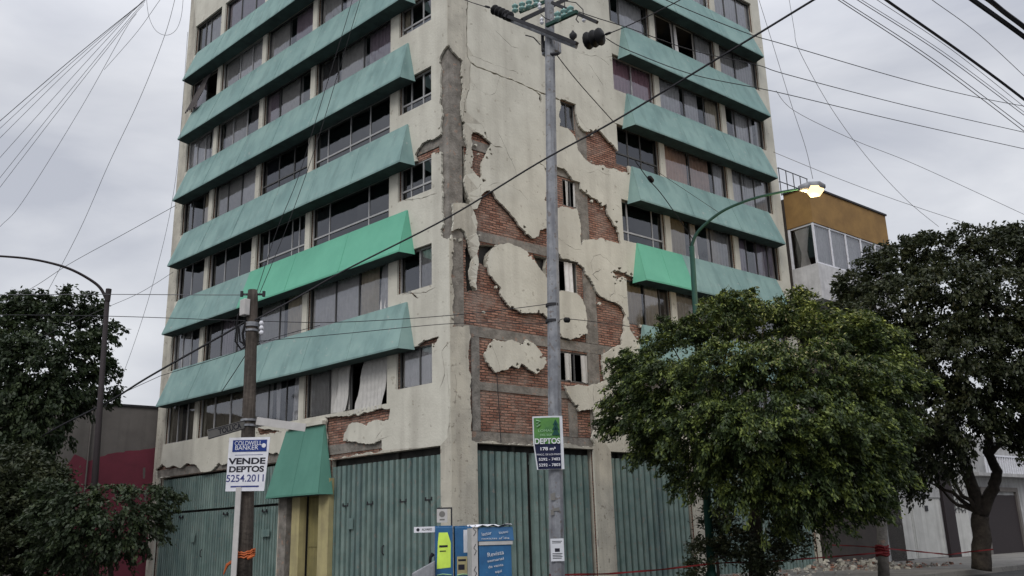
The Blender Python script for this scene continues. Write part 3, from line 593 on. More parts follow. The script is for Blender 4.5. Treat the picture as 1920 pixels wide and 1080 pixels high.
# ================================================================ TREES
def foliage(name, blobs, mt, parent, leaf=.12, per_cluster=26, cl=.3, dens=1.0, droop=.25, aspect=.5, spray=0, hub=(0, 0, 2.5)):
    """blobs: (centre, radius vector). Leaf quads in tufts spread through each blob, mostly near its skin."""
    C = []; 
    for c, r in blobs:
        rad = Vector(r); area = 4*math.pi*((rad.x*rad.y+rad.y*rad.z+rad.x*rad.z)/3)
        n = max(6, int(area*dens/(cl*cl*1.6)))
        d = rng.normal(size=(n, 3)); d /= np.linalg.norm(d, axis=1)[:, None]
        rr = rng.uniform(.45, 1.08, size=(n, 1))**.6
        C.append(np.array(c) + d*rr*np.array(r))
    C = np.vstack(C); n = len(C); K = per_cluster
    sz = rng.uniform(.6, 1.35, size=(n, 1, 1))
    if spray:
        out_d = C-np.array(hub); out_d[:, 2] *= .5; out_d /= np.linalg.norm(out_d, axis=1)[:, None]+1e-6
        out_d += rng.normal(size=(n, 3))*.35; out_d /= np.linalg.norm(out_d, axis=1)[:, None]
        t = rng.uniform(0, 1, size=(n, K, 1))**.8; Ls = spray*rng.uniform(.6, 1.4, size=(n, 1, 1))
        path = C[:, None, :] + out_d[:, None, :]*t*Ls; path[..., 2:3] += (.28*t-.75*t*t)*Ls
        wdt = cl*.42*(1-.72*t)
        P = (path + rng.normal(size=(n, K, 3))*wdt*np.array([1, 1, .55])).reshape(-1, 3); m = len(P)
        a = np.repeat(out_d, K, axis=0) + rng.normal(size=(m, 3))*.6; a[:, 2] -= (.2+.9*t.reshape(-1)); a /= np.linalg.norm(a, axis=1)[:, None]
    else:
        P = C[:, None, :] + rng.normal(size=(n, K, 3))*np.array([cl*.42, cl*.42, cl*.26])*sz
        P = P.reshape(-1, 3); m = len(P)
        a = rng.normal(size=(m, 3)); a[:, 2] = a[:, 2]*.6-droop; a /= np.linalg.norm(a, axis=1)[:, None]
    nrm = rng.normal(size=(m, 3))*.75 + np.array([0, 0, 1.0]); b = np.cross(nrm, a); b /= np.linalg.norm(b, axis=1)[:, None]
    L = leaf*rng.uniform(.6, 1.3, size=(m, 1)); W = L*aspect
    V = np.stack([P-a*L*.5, P+b*W*.5, P+a*L*.5, P-b*W*.5], 1).reshape(-1, 3)
    me = bpy.data.meshes.new(name); me.vertices.add(4*m); me.vertices.foreach_set('co', V.ravel())
    me.loops.add(4*m); me.loops.foreach_set('vertex_index', np.arange(4*m)); me.polygons.add(m)
    me.polygons.foreach_set('loop_start', np.arange(0, 4*m, 4)); me.polygons.foreach_set('loop_total', np.full(m, 4))
    me.materials.append(mt); me.update(); me.validate()
    o = bpy.data.objects.new(name, me); COL.objects.link(o); o.parent = parent
    return o
def limb(mb, pts, r0, r1, wob=.06, n=8):
    P = []
    for i in range(len(pts)-1):
        for j in range(4): P.append(Vector(pts[i]).lerp(Vector(pts[i+1]), j/4))
    P.append(Vector(pts[-1])); k = len(P)
    P = [p+Vector([random.uniform(-wob, wob)*min(1, i/3)*(.35 if r0 > .15 else 1) for _ in range(3)]) for i, p in enumerate(P)]
    mb.tube(P, [r0+(r1-r0)*i/(k-1) for i in range(k)], n)
def tree(name, label, cat, group, base, trunk, blobs, mt, r0, leaf, dens, K, cl, wob=.06, **kw):
    """trunk: list of point chains (world); blobs world centres"""
    base = Vector(base); t = empty(name, base, label=label, cat=cat, group=group)
    mb = MB()
    for ch, a, b in trunk: limb(mb, [Vector(p)-base for p in ch], a, b, wob)
    tips = trunk[0][0][-1] if len(trunk) == 1 else None
    ends = [Vector(ch[-1])-base for ch, a, b in trunk]
    for c, r in blobs:                       # a branch into every clump
        q = Vector(c)-base; e = min(ends, key=lambda v: (v-q).length)
        mid = e.lerp(q, .5)+Vector((0, 0, -.15)); limb(mb, [e, mid, q], r0*.28, r0*.05, wob*.7, 5)
    mb.build('trunk', M['bark'], t, smooth=True)
    foliage('crown', [((Vector(c)-base), r) for c, r in blobs], mt, t, leaf, K, cl, dens, **kw)
    return t
def blob(px, py, pr, d, asp=.8, depth=1.0):
    c = at(px, py, d); r = pr*d/F_PX*1.02; return (c, (r*depth, r*depth, r*asp))
# ficus in front of the right facade
D = 23.0
gb = at(1418, 1080, D); gb.z = SZ
fb = [(1200,690,55,-.6),(1255,640,50,.3),(1330,620,60,-1.2),(1375,590,48,0),(1430,610,55,.8),(1490,590,45,1.2),(1545,620,55,.4),(1610,625,52,0),(1665,655,50,.8),
      (1180,750,50,-.8),(1160,790,38,-.4),(1245,720,70,-2.0),(1340,700,80,-2.8),(1440,690,85,-3.0),(1540,700,80,-2.4),(1630,720,75,-1.2),(1690,710,50,0),
      (1230,790,62,-1.6),(1320,800,80,-3),(1430,800,90,-3.4),(1530,800,85,-3),(1620,810,80,-1.6),(1690,800,50,-.3),
      (1240,840,45,-.8),(1310,880,60,-1.8),(1400,890,70,-2.6),(1500,890,75,-2.6),(1600,890,65,-1.6),(1680,880,45,-.6),(1560,950,40,-1.6),(1480,950,40,-1.8),(1640,930,40,-1)]
bl_ = [blob(1418+(x-1418)*(.97 if x < 1418 else .87), y, r*random.uniform(.68, 1.0), D+dd, .74) for x, y, r, dd in fb]
tree('ficus_tree', 'bushy green ficus tree in front of the tower, lit yellow green on top', 'tree', None, gb,
     [([gb, at(1415, 980, D), at(1425, 900, D), at(1435, 820, D-.6)], .2, .12), ([at(1420, 930, D), at(1370, 850, D-.6), at(1330, 780, D-1.3)], .11, .05), ([at(1425, 900, D), at(1500, 830, D-.6), at(1560, 770, D-1)], .11, .05)],
     bl_, M['leaf_ficus'], .2, .105, 2.0, 110, .32, aspect=.42, spray=.5, hub=(0, 0, 3.4))
# low bush at the foot of the lamp
bb_ = at(1345, 1080, 22.2); bb_.z = SZ
tree('shrub', 'dark shrub growing at the foot of the ficus and the green lamp post', 'shrub', None, bb_, [([bb_, at(1345, 1040, 22.2)], .05, .03)],
     [blob(1330, 1035, 34, 22.2), blob(1375, 1010, 36, 22.6), blob(1420, 1050, 40, 22.2), blob(1480, 1010, 40, 22.8), blob(1300, 1070, 22, 22.0), blob(1345, 970, 30, 22.6)], M['leaf_dark'], .05, .10, 1.3, 50, .26)
# large dark street tree on the right
D = 31.0; gb = at(1842, 1080, D); gb.z = SZ
fb = [(1640,500,55,0),(1690,470,55,.5),(1740,470,50,0),(1800,455,55,.8),(1860,460,60,0),(1925,450,60,.5),(1985,470,70,0),(1610,560,50,.6),(1680,560,75,-1.5),(1760,545,85,-2.4),(1850,550,85,-2.4),(1935,550,80,-2),(2010,560,80,-1),
      (1640,620,60,-.6),(1720,650,85,-2.4),(1810,650,85,-3),(1900,660,80,-2.4),(1990,670,80,-1.6),(1700,740,75,-1.6),(1780,760,70,-2.4),(1870,745,60,-2),(1950,740,70,-2),(2020,760,60,0),(1740,820,55,-1),(1910,800,35,-1.4),(1975,820,50,-.8),(1690,830,50,.2),(1590,520,34,.8),(1600,640,50,.8),(1650,700,60,0),(1640,770,50,.3),(1715,870,30,.4)]
tree('street_tree', 'large dark tree with a forked trunk on the right hand sidewalk', 'tree', None, gb,
     [([gb, at(1840, 1010, D), at(1838, 965, D)], .29, .25), ([at(1838, 965, D), at(1818, 900, D), at(1803, 850, D), at(1780, 760, D-1), at(1740, 660, D-1)], .21, .08),
      ([at(1840, 965, D), at(1862, 915, D), at(1872, 885, D), at(1852, 850, D), at(1858, 760, D), at(1870, 640, D)], .19, .08), ([at(1855, 850, D), at(1905, 800, D), at(1950, 700, D)], .12, .05)],
     [blob(x+10, y+20, r*.93, D+dd) for x, y, r, dd in fb], M['leaf_dark'], .3, .14, 1.35, 80, .44, wob=.1, spray=.5, hub=(0, 0, 6))
# tree on the left behind the lamp
D = 31.0; gb = at(60, 1040, D); gb.z = SZ
fb = [(-30,640,70,0),(30,620,60,0),(55,575,34,.3),(85,595,42,.6),(140,580,40,0),(165,600,30,.6),(110,640,48,-.8),(160,650,40,-.4),(190,620,24,.2),(140,705,45,-.6),(180,690,28,0),(195,735,20,0),(60,680,60,-1.5),(0,700,70,-1.5),(80,740,50,-1.2),(150,740,28,0),(30,770,70,-2),(-20,800,70,-2),(70,800,50,-1),(40,850,60,-1),(-10,880,70,-1)]
tree('broadleaf_tree', 'tall broadleaf tree against the sky behind the unlit curved street lamp', 'tree', None, gb,
     [([gb, at(65, 900, D), at(75, 800, D), at(100, 720, D), at(120, 660, D)], .3, .07), ([at(70, 850, D), at(20, 760, D), at(10, 680, D)], .16, .06), ([at(95, 740, D), at(150, 700, D), at(165, 660, D)], .12, .04), ([at(85, 760, D), at(130, 740, D)], .08, .04)],
     [blob(x, y, r*.95, D+dd) for x, y, r, dd in fb], M['leaf_left'], .25, .15, 1.3, 56, .38, wob=.08, spray=.35, hub=(0, 0, 7))
# dense dark bush mass, near left
D = 24.0; gb = at(-40, 1080, D); gb.z = SZ
fb = [(-10,905,65,0),(40,870,40,.4),(70,900,42,.2),(40,940,60,-.6),(-30,980,70,-.6),(80,960,45,0),(110,905,28,.4),(40,1020,60,-.3),(0,1060,60,0),(105,1010,36,.2),(85,1060,50,0),(150,1080,30,.3)]
tree('bushy_tree', 'low dark bushy tree at the left edge of the photo', 'tree', None, gb, [([gb, at(-35, 1000, D), at(0, 940, D)], .14, .08)],
     [blob(x, y, r, D+dd) for x, y, r, dd in fb], M['leaf_dark'], .14, .12, 1.3, 50, .3)
# small tree in front of the red wall
D = 21.0; SCL = .82; gb = at(205, 1110, D); gb.z = SZ
fb = [(120,930,38,0),(165,945,42,-.3),(215,950,42,-.4),(265,935,32,0),(295,925,20,0),(318,938,14,0),(105,975,40,0),(160,990,48,-.6),(220,990,46,-.6),(275,975,32,-.2),(300,985,20,0),(150,1030,36,0),(205,1025,34,-.2),(250,1020,26,0),(105,1030,34,.2)]
tree('small_tree', 'small leafy tree growing in front of the wine red wall', 'tree', None, gb, [([gb, at(208, 1060, D), at(212, 1020, D)], .06, .045), ([at(208, 1065, D), at(190, 1040, D), at(175, 1000, D)], .04, .02), ([at(212, 1030, D), at(240, 1000, D)], .035, .02)],
     [blob(x-6, y, r*SCL, D+dd) for x, y, r, dd in fb], M['leaf_left'], .06, .10, 1.4, 50, .24, spray=.35, hub=(0, 0, 2))

# ================================================================ NEIGHBOURING BUILDINGS
def rprism(mb, v0, v1, n0, n1, z0, z1): mb.prism([lr(v0, n0), lr(v1, n0), lr(v1, n1), lr(v0, n1)][::1], z0, z1)
NB = empty('neighbour_building', (*lr(16.3, 0), 0), label='flat roofed neighbour with an ochre parapet over a glazed bay and white balcony', cat='building')
NB.rotation_euler = (0, 0, ANG)
# local: x along street from v=15.75, -y outward
s = lambda v: v-16.3
mb = MB(); mb.box(.02, 5.75, 0, 6, SZ, 14.3); mb.build('wall', M['brownwall'], NB)
mb = MB(); mb.box(.0, 5.75, -1.15, -.003, 13.0, 14.45); mb.build('parapet', M['ochre'], NB)
mb = MB(); mb.box(-.06, 5.81, -1.2, -.003, 14.452, 14.53); mb.build('coping', M['darkmetal'], NB)
mb = MB(); mb.box(.0, 5.75, -1.15, -.003, 9.95, 10.3); mb.box(0, 5.75, -1.15, -1.05, 10.302, 11.35); mb.box(0, .1, -1.047, -.003, 10.302, 11.35); mb.build('balcony', M['balcony'], NB)
f = MB()
for i in range(6): x = .02+i*1.13; f.box(x, x+.07, -1.13, -1.06, 11.36, 12.99)
f.box(.02, .09, -.1, -.004, 11.36, 12.99); f.box(.04, .09, -1.05, -.11, 12.93, 12.99); f.box(.1, 5.74, -1.12, -1.07, 12.93, 12.985); f.box(.1, 5.74, -1.12, -1.07, 11.36, 11.42)
wn = f.build('window', M['white'], NB)
p = MB(); p.add([(.05, -1.09, 11.4), (5.73, -1.09, 11.4), (5.73, -1.09, 12.95), (.05, -1.09, 12.95)], [(0, 1, 2, 3)]); p.add([(.055, -.1, 11.4), (.055, -1.06, 11.4), (.055, -1.06, 12.95), (.055, -.1, 12.95)], [(0, 1, 2, 3)]); p.build('pane', M['glass'], wn)
cv = MB(); n = 150; vs = []
for z in (11.4, 12.95):
    for i in range(n+1): x = .25+5.4*i/n; vs.append((x, -.95+.02*math.sin(x*38), z))
cv.add(vs, [(i, i+1, n+2+i, n+1+i) for i in range(n)]); cv.build('curtain', CUR['w'], wn, smooth=True)
cv = MB(); vs = []          # tied-back curtain in the side pane
for j in range(9):
    t = j/8; hw = .12+.3*abs(t-.35)**1.1*1.1
    for i in range(13): q = i/12-.5; vs.append((.15+.02*math.sin(i*2.4), -.55+q*2*hw, 11.4+1.5*t))
cv.add(vs, [(j*13+i, j*13+i+1, (j+1)*13+i+1, (j+1)*13+i) for j in range(8) for i in range(12)]); cv.build('curtain', CUR['w'], wn, smooth=True)
rl = MB()
for i in range(5): x = .05+i*.5; rl.tube([(x, .1, 14.5), (x, .1, 15.7)], .02, 5)
for z in (15.1, 15.7): rl.tube([(.05, .1, z), (2.1, .1, z)], .02, 5); rl.tube([(.05, .1, z), (.05, 2, z)], .02, 5)
rl.build('railing', M['darkmetal'], NB)
# small dark roof block further on
# low white house with gates beyond
HB = empty('white_house', (*lr(20.3, 0), 0), label='low dirty white house with pale double gates behind the forked tree', cat='house'); HB.rotation_euler = (0, 0, ANG)
mb = MB(); mb.box(2.3, 24, .02, 8, SZ, 5.6); mb.build('wall', M['whitewall'], HB)
mb = MB(); mb.box(.35, 5.1, -.05, .02, 2.75, 3.3); mb.build('lintel', M['whitewall'], HB)
mb = MB(); mb.box(.1, .38, -.08, .3, SZ, 3.2); mb.build('gate_post', M['whitewall'], HB)
for a, b in ((.4, 2.6), (2.63, 5.05)):
    g = MB(); g.box(a, b, -.0, .045, SZ+.05, 2.72); g.box(a+.03, a+.09, -.02, -.001, SZ+.1, 2.65); g.box(b-.09, b-.03, -.02, -.001, SZ+.1, 2.65); gg = g.build('gate', M['gatewhite'], HB)
    MB().box((a+b)/2-.12, (a+b)/2+.12, -.03, -.002, 2.2, 2.42).build('vent', M['darkmetal'], gg)
mb = MB(); mb.box(5.2, 6.1, -.12, .02, SZ, 4.2); mb.build('dark_doorway', M['brownmetal'], HB)
mb = MB(); mb.box(6.15, 7.5, -.03, .02, SZ, 5.4); mb.build('panel', M['gatewhite'], HB)
gm = MB()
for k in range(9):
    z = 2.2+k*.2; gm.tube([(6.2+.1*math.sin(k), -.06, z), (6.6, -.06, z+.15), (6.95, -.06, z-.02), (7.35, -.06, z+.12)], .018, 5)
for k in range(4): gm.tube([(6.3+k*.3, -.06, 2.1), (6.25+k*.3, -.06, 3.9)], .015, 5)
gm.build('window_grille', M['darkmetal'], HB)
mb = MB(); mb.box(9.2, 12.6, -.02, .02, SZ, 2.9); mb.build('gate', M['brownmetal'], HB, label='dark brown metal gate')
mb = MB(); mb.box(8.95, 9.18, -.1, .02, SZ, 3.05); mb.box(12.62, 12.85, -.1, .02, SZ, 3.05); mb.box(8.95, 12.85, -.1, .02, 3.055, 3.25); mb.build('door_surround', M['greywall'], HB)
mb = MB(); mb.box(8.0, 24, -.55, .015, 3.7, 3.85); mb.build('ledge', M['whitewall'], HB)
mb = MB()
for i in range(60): mb.box(9+i*.25, 9.06+i*.25, -.5, -.44, 3.852, 4.6)
mb.box(8.97, 24, -.52, -.42, 4.602, 4.68); mb.build('balustrade', M['white'], HB)
DB = empty('recessed_building', (*lr(16.9, -1.5), 0), label='dark recessed ground floor front between the tower and the pale gates', cat='building'); DB.rotation_euler = (0, 0, ANG)
mb = MB(); mb.box(-.4, 3.4, 0, 1, SZ, 9.0); mb.box(-.4, 3.4, -1.2, -.003, 3.2, 3.5); mb.build('wall', M['interior'], DB)
mb = MB(); mb.box(.3, 2.6, -.06, -.002, SZ, 2.7); mb.build('garage_door', M['frame_d'], DB)
# grey and red blank wall on the left
p0 = Vector((-15.75-.35, 0, 0)); h1 = onL(285, 765, 0)[1]
GW = empty('blank_walled_building', (p0.x-.3, -.05, 0), label='grey blank walled building with a wine red lower band left of the tower', cat='building'); GW.rotation_euler = (0, 0, ANG)
mb = MB(); mb.box(-9.5, .4, 0, 6, SZ, h1-.05); mb.build('wall', M['greywall'], GW)
mb = MB(); mb.box(-9.5, .4, -.06, 6.05, h1-.048, h1+.03); mb.build('coping', M['darkmetal'], GW)
rdp = rough([(-3.4, SZ+.02), (.38, SZ+.02), (.38, 5.3), (.1, 5.2), (-.6, 5.1), (-1.4, 5.0), (-2.2, 4.7), (-2.6, 4.9), (-3.0, 4.3), (-3.4, 4.1)], .2, .04, rd)
sheet('painted_band', rdp, [], [], [rough(rect(-.22, -.14, 4.1, 4.5), .1, .02, rd), rough(rect(-.1, .0, 3.3, 3.6), .1, .02, rd)], -.012, -.001, M['redwall'], GW)
mb = MB(); mb.tube([(-2.2, -.05, SZ), (-2.2, -.05, h1-.1)], .03, 6); mb.build('downpipe', M['greywall'], GW)

# ================================================================ POLES
MPD = 19.0
b0 = at(1044, 1100, MPD); base = Vector((b0.x, b0.y, SZ)); t0 = at(1029, -60, MPD)
MP = empty('utility_pole', base, label='tall grey steel utility pole with crossarms and insulators at the corner', cat='utility pole')
rel = lambda p: Vector(p)-base
mb = MB(); mb.tube([rel(base), rel(base).lerp(rel(t0), .5), rel(t0)], [.165, .135, .112], 10); mb.build('pole', M['galv'], MP)
for y in (575, 605): 
    c = rel(at(1036, y, MPD)); MB().tube([c, c+Vector((0, 0, .06))], .155, 12).build('clamp', M['darkmetal'], MP)
# posters remnants on the shaft
for (x, y, w_, h_) in ((1037, 938, .10, .16), (1043, 958, .13, .07), (1036, 966, .07, .13)):
    c = rel(at(x, y, MPD-.175)); a_ = rt0; MB().add([c-a_*w_/2, c+a_*w_/2, c+a_*w_/2+Vector((.0, 0, h_)), c-a_*w_/2+Vector((0, 0, h_*.8))], [(0, 1, 2, 3)]).build('poster_scrap', M['plate_grey'], MP)
def seg(px0, d0, px1, d1): return rel(at(*px0, d0)), rel(at(*px1, d1))
def bar(name, a, b, wdt, mt, hgt=None):
    hgt = hgt or wdt; a, b = Vector(a), Vector(b); d_ = (b-a).normalized(); sdv = d_.cross(Vector((0, 0, 1))).normalized()*wdt/2; u = sdv.cross(d_).normalized()*hgt/2
    mb = MB(); mb.hexa([a-sdv-u, a+sdv-u, b+sdv-u, b-sdv-u], [a-sdv+u, a+sdv+u, b+sdv+u, b-sdv+u]); return mb.build(name, mt, MP)
def insul(a, b, n, r, mt, lbl=None):
    a, b = Vector(a), Vector(b); P = []; Rr = []
    P.append(a); Rr.append(.015)
    for i in range(n):
        for t, q in ((.1, .45), (.35, 1), (.6, 1), (.85, .45)): P.append(a.lerp(b, (.06+.88*(i+t)/n))); Rr.append(r*q)
    P.append(b); Rr.append(.015)
    mb = MB(); mb.tube(P, Rr, 12); return mb.build('insulator', mt, MP, smooth=True, label=lbl)
a, b = seg((945, 28), 19.6, (1082, 82), 18.2); bar('crossarm', a, b, .09, M['darkmetal'], .08)
off_ = fw*.22; off_.z = .04; bar('crossarm', a+off_, b+off_, .07, M['galv'], .07)
a, b = seg((978, 38), 19.4, (1075, -8), 20.4); bar('crossarm', a, b, .09, M['darkmetal'])
a, b = seg((975, 22), 20.2, (1040, -4), 20.6); bar('crossarm', a, b, .08, M['greenmetal'])
a, b = seg((1025, 48), 18.6, (1082, 22), 17.9); bar('crossarm', a, b, .08, M['greenmetal'])
a, b = seg((1035, 5), 18.8, (1120, 42), 18.2); bar('crossarm', a, b, .07, M['darkmetal'])
a, b = seg((922, 16), 19.9, (962, 34), 19.5); insul(a, b, 5, .13, M['black'])
a, b = seg((1095, 79), 18.0, (1133, 66), 17.7); insul(a, b, 3, .2, M['black'])
for px in (966, 979, 992, 1006): c = rel(at(px, 22-(px-966)*.28, 20)); insul(c-Vector((0, 0, .04)), c+Vector((0, 0, .24)), 2, .085, M['tealglass'])
for px in (1046, 1058, 1070): c = rel(at(px, 38-(px-1046)*.45, 18.2)); insul(c-Vector((0, 0, .04)), c+Vector((0, 0, .24)), 2, .085, M['tealglass'])
c = rel(at(1075, 76, 18.3)); insul(c, c+Vector((0, 0, .26)), 1, .09, M['darkmetal'])
for px, py in ((1016, 46), (1095, 42), (1012, 18)): c = rel(at(px, py, 18.9)); insul(c, c+Vector((0, 0, .2)), 2, .05, M['white'])
# switch cabinet behind the shaft and struts
c = rel(at(1035, 98, MPD)); mb = MB(); c = c+fw*.2; mb.box(c.x-.2, c.x+.2, c.y-.14, c.y+.14, c.z, c.z+.36); mb.build('junction_box', M['galv'], MP, bevel=.02)
mb = MB(); q = rel(at(1017, 60, 19.1)); q2 = rel(at(1018, 96, 19.1)); mb.tube([q, q2], .04, 6); mb.tube([rel(at(1018, 92, 19.1)), rel(at(1034, 102, 18.9)), rel(at(1048, 100, 18.8))], .04, 6); mb.build('bracket', M['darkmetal'], MP)
jp = MB(); jp.tube([rel(at(x, y, 18.9)) for x, y in ((985, 66), (1000, 70), (1013, 84))], .014, 5); jp.tube([rel(at(x, y, 18.7)) for x, y in ((1060, 2), (1080, 5), (1093, 18), (1094, 30))], .012, 5); jp.tube([rel(at(x, y, 18.7)) for x, y in ((1058, 0), (1060, 20))], .012, 5)
jp.tube([rel(at(x, y, 18.7)) for x, y in ((1014, 27), (1022, 34), (1032, 38))], .012, 5); jp.tube([rel(at(x, y, 18.2)) for x, y in ((1083, 30), (1080, 36), (1085, 42))], .014, 5)
jp.build('jumper_wire', M['cable'], MP)

# old timber pole on the left
WPD = 19.5
b0 = at(457, 1100, WPD); base2 = Vector((b0.x, b0.y, SZ)); t0 = at(474, 544, WPD)
WP = empty('timber_pole', base2, label='weathered dark timber pole carrying the street name plates', cat='utility pole')
rel2 = lambda p: Vector(p)-base2
mb = MB(); h = rel2(t0); mb.tube([Vector((0, 0, 0)), h*.33, h*.66, h*.97, h], [.18, .16, .13, .115, .1], 14); mb.build('pole', M['wood'], WP, smooth=True)
mb = MB()
for y in (609, 613, 622, 790, 800): c = rel2(at(472 if y < 700 else 466, y, WPD)); MB().tube([c, c+Vector((0, 0, .045))], .145 if y < 700 else .165, 12).build('band', M['galv'], WP)
mb = MB()
c = rel2(at(474, 552, WPD)); mb.tube([c-rt*.26, c+rt*.26], .025, 6)
for sg in (-1, 1): mb.tube([c+rt*.24*sg-Vector((0, 0, .05)), c+rt*.24*sg+Vector((0, 0, .07))], .035, 8)
mb.build('crossarm', M['darkmetal'], WP)
ins = MB()
for i in range(3): q = rel2(at(490, 606+i*9, WPD-.1)); ins.tube([q-Vector((0, 0, .05)), q, q+Vector((0, 0, .05))], [.03, .055, .03], 10)
ins.build('spool_insulator', M['white'], WP, smooth=True)
mb = MB(); mb.tube([rel2(at(x, y, WPD-.05)) for x, y in ((462, 580), (446, 590), (441, 640), (452, 655), (460, 650))], .02, 6); mb.tube([rel2(at(x, y, WPD-.05)) for x, y in ((464, 600), (448, 612), (450, 640), (461, 648))], .02, 6)
mb.tube([rel2(at(x, y, WPD-.05)) for x, y in ((462, 600), (455, 625), (458, 648))], .03, 6)
mb.build('cable_coil', M['black'], WP)
mb = MB(); c = rel2(at(459, 575, WPD-.1)); mb.box(c.x-.1, c.x+.1, c.y-.07, c.y+.07, c.z-.2, c.z+.16); mb.build('meter_box', M['plate_pale'], WP, bevel=.015)

# text as real lettering
def lettering(s, size, mt, parent, loc, rot, wid=None, ext=.002, bold=.0, name='lettering', align='CENTER'):
    cu = bpy.data.curves.new(name, 'FONT'); cu.body = s; cu.size = size; cu.align_x = align; cu.align_y = 'CENTER'; cu.extrude = ext; cu.offset = bold
    o = bpy.data.objects.new(name, cu); COL.objects.link(o); bpy.context.view_layer.update()
    sx_ = 1.0
    if wid and o.dimensions.x > 0: sx_ = wid/o.dimensions.x
    dg = bpy.context.evaluated_depsgraph_get(); me = bpy.data.meshes.new_from_object(o.evaluated_get(dg)); bpy.data.objects.remove(o)
    me.materials.clear(); me.materials.append(mt); n = bpy.data.objects.new(name, me); COL.objects.link(n); n.parent = parent
    n.location = loc; n.rotation_euler = rot; n.scale = (sx_, 1, 1); return n
FACE = YAW-math.pi/2           # heading of a board square to the viewer
def board(name, label, cat, centre, wd, ht, rz, mt, tilt=0, thick=.012, group=None):
    """Board standing upright: local x right, z up, front face at y=-thick/2"""
    o = MB(); o.box(-wd/2, wd/2, -thick/2, thick/2, -ht/2, ht/2); o = o.build(name, mt)
    o.location = centre; o.rotation_euler = (0, tilt, rz); tag(o, label, cat, group); return o
UP = (math.pi/2, 0, 0)
# realtor board
c = at(465, 870, WPD-.28); k = (WPD-.28)/F_PX
W_, H_ = 76*k*1.0, 92*k*1.02
rs = board('for_sale_sign', 'white and blue flat for sale board on a white stake against the timber pole', 'sign', c, W_, H_, FACE-R(6), M['white'], R(1))
# narrower foot, as in the photo
for v in rs.data.vertices:
    if v.co.z < 0: v.co.x = v.co.x*.93-.03
hd = MB(); hd.box(-W_*.4, W_*.43, -.012, -.0065, H_*.23, H_*.45); hd.build('header_band', M['navy'], rs)
lettering('COLDWELL', .125, M['white'], rs, (-.02, -.0145, H_*.385), UP, W_*.66); lettering('BANKER', .125, M['white'], rs, (-.05, -.0145, H_*.30), UP, W_*.56)
lg = MB(); lg.tube([(W_*.36, -.0125, H_*.34), (W_*.36, -.0165, H_*.34)], .045, 16); lg.build('emblem', M['white'], rs)
lettering('VENDE', .17, M['ink'], rs, (-.02, -.0075, H_*.05), UP, W_*.9, bold=.006)
lettering('DEPTOS', .16, M['ink'], rs, (-.025, -.0075, -H_*.10), UP, W_*.84, bold=.006)
lettering('5254.2011', .2, M['inkblue'], rs, (-.025, -.0075, -H_*.27), UP, W_*.9, bold=.002)
ln = MB(); ln.box(-W_*.38, W_*.3, -.0085, -.0065, -H_*.43, -H_*.40); ln.build('small_print', M['inkblue'], rs); MB().box(-W_*.33, W_*.35, -.0085, -.0065, H_*.165, H_*.175).build('small_print', M['inkblue'], rs)
sk = at(447, 918, WPD-.26); sb = at(440, 1110, WPD-.26)
mb = MB(); a_ = Vector(sk)-c; b_ = Vector((sb.x, sb.y, SZ))-c; q_ = Matrix.Rotation(-(FACE-R(6)), 3, 'Z'); a_ = q_ @ a_; b_ = q_ @ b_
mb.hexa([b_+Vector((-.055, -.0, 0)), b_+Vector((.055, 0, 0)), b_+Vector((.055, .03, 0)), b_+Vector((-.055, .03, 0))], [a_+Vector((-.055, .02, .05)), a_+Vector((.055, .02, .05)), a_+Vector((.055, .05, .05)), a_+Vector((-.055, .05, .05))])
mb.build('stake', M['plate_pale'], rs)
# street name plates
def plate_between(name, label, pa, da, pb, db, ht, mt):
    a, b = at(*pa, da), at(*pb, db); m_ = (a+b)/2; d_ = b-a; L_ = d_.length; rz = math.atan2(d_.y, d_.x); tl = -math.asin(max(-1, min(1, d_.z/L_)))
    o = board(name, label, 'street sign', m_, L_, ht, rz, mt, tl, .02); return o, L_
s1, L1 = plate_between('street_name_plate', 'weathered grey street name plate reading TOLUCA on the timber pole', (390, 815), 18.55, (459, 796), WPD-.1, .185, M['plate_grey'])
rim = MB()
for z in (-.085, .075): rim.box(-L1/2, L1/2, -.016, -.0105, z, z+.012)
rim.build('rim', M['ink'], s1); lettering('TOLUCA', .15, M['ink'], s1, (L1*.07, -.0115, -.002), UP, L1*.62, bold=.003)
s2, L2 = plate_between('street_name_plate', 'pale unreadable street name plate pointing right from the timber pole', (481, 789), WPD-.1, (573, 802), 19.0, .16, M['plate_pale'])
# orange tape on the timber pole
c = at(459, 1043, WPD)
mb = MB(); P = []
for i in range(22): th = i/20*2*math.pi; P.append(Vector((math.cos(th)*.185, math.sin(th)*.185, .03*math.sin(th*2)+(.02 if i % 2 else 0))))
for z in (0, .05, .09): mb.tube([q+Vector((0, 0, z)) for q in P], .02, 5)
u_ = -rt; mb.tube([u_*.12-fw*.15, u_*.3-fw*.16+Vector((0, 0, -.12)), u_*.36-fw*.16+Vector((0, 0, -.3))], [.03, .035, .012], 5); mb.tube([-u_*.1-fw*.16, -u_*.24-fw*.16+Vector((0, 0, .06))], [.03, .02], 5)
o = mb.build('tape', M['orange']); o.location = c; tag(o, 'orange warning tape knotted round the timber pole', 'tape')

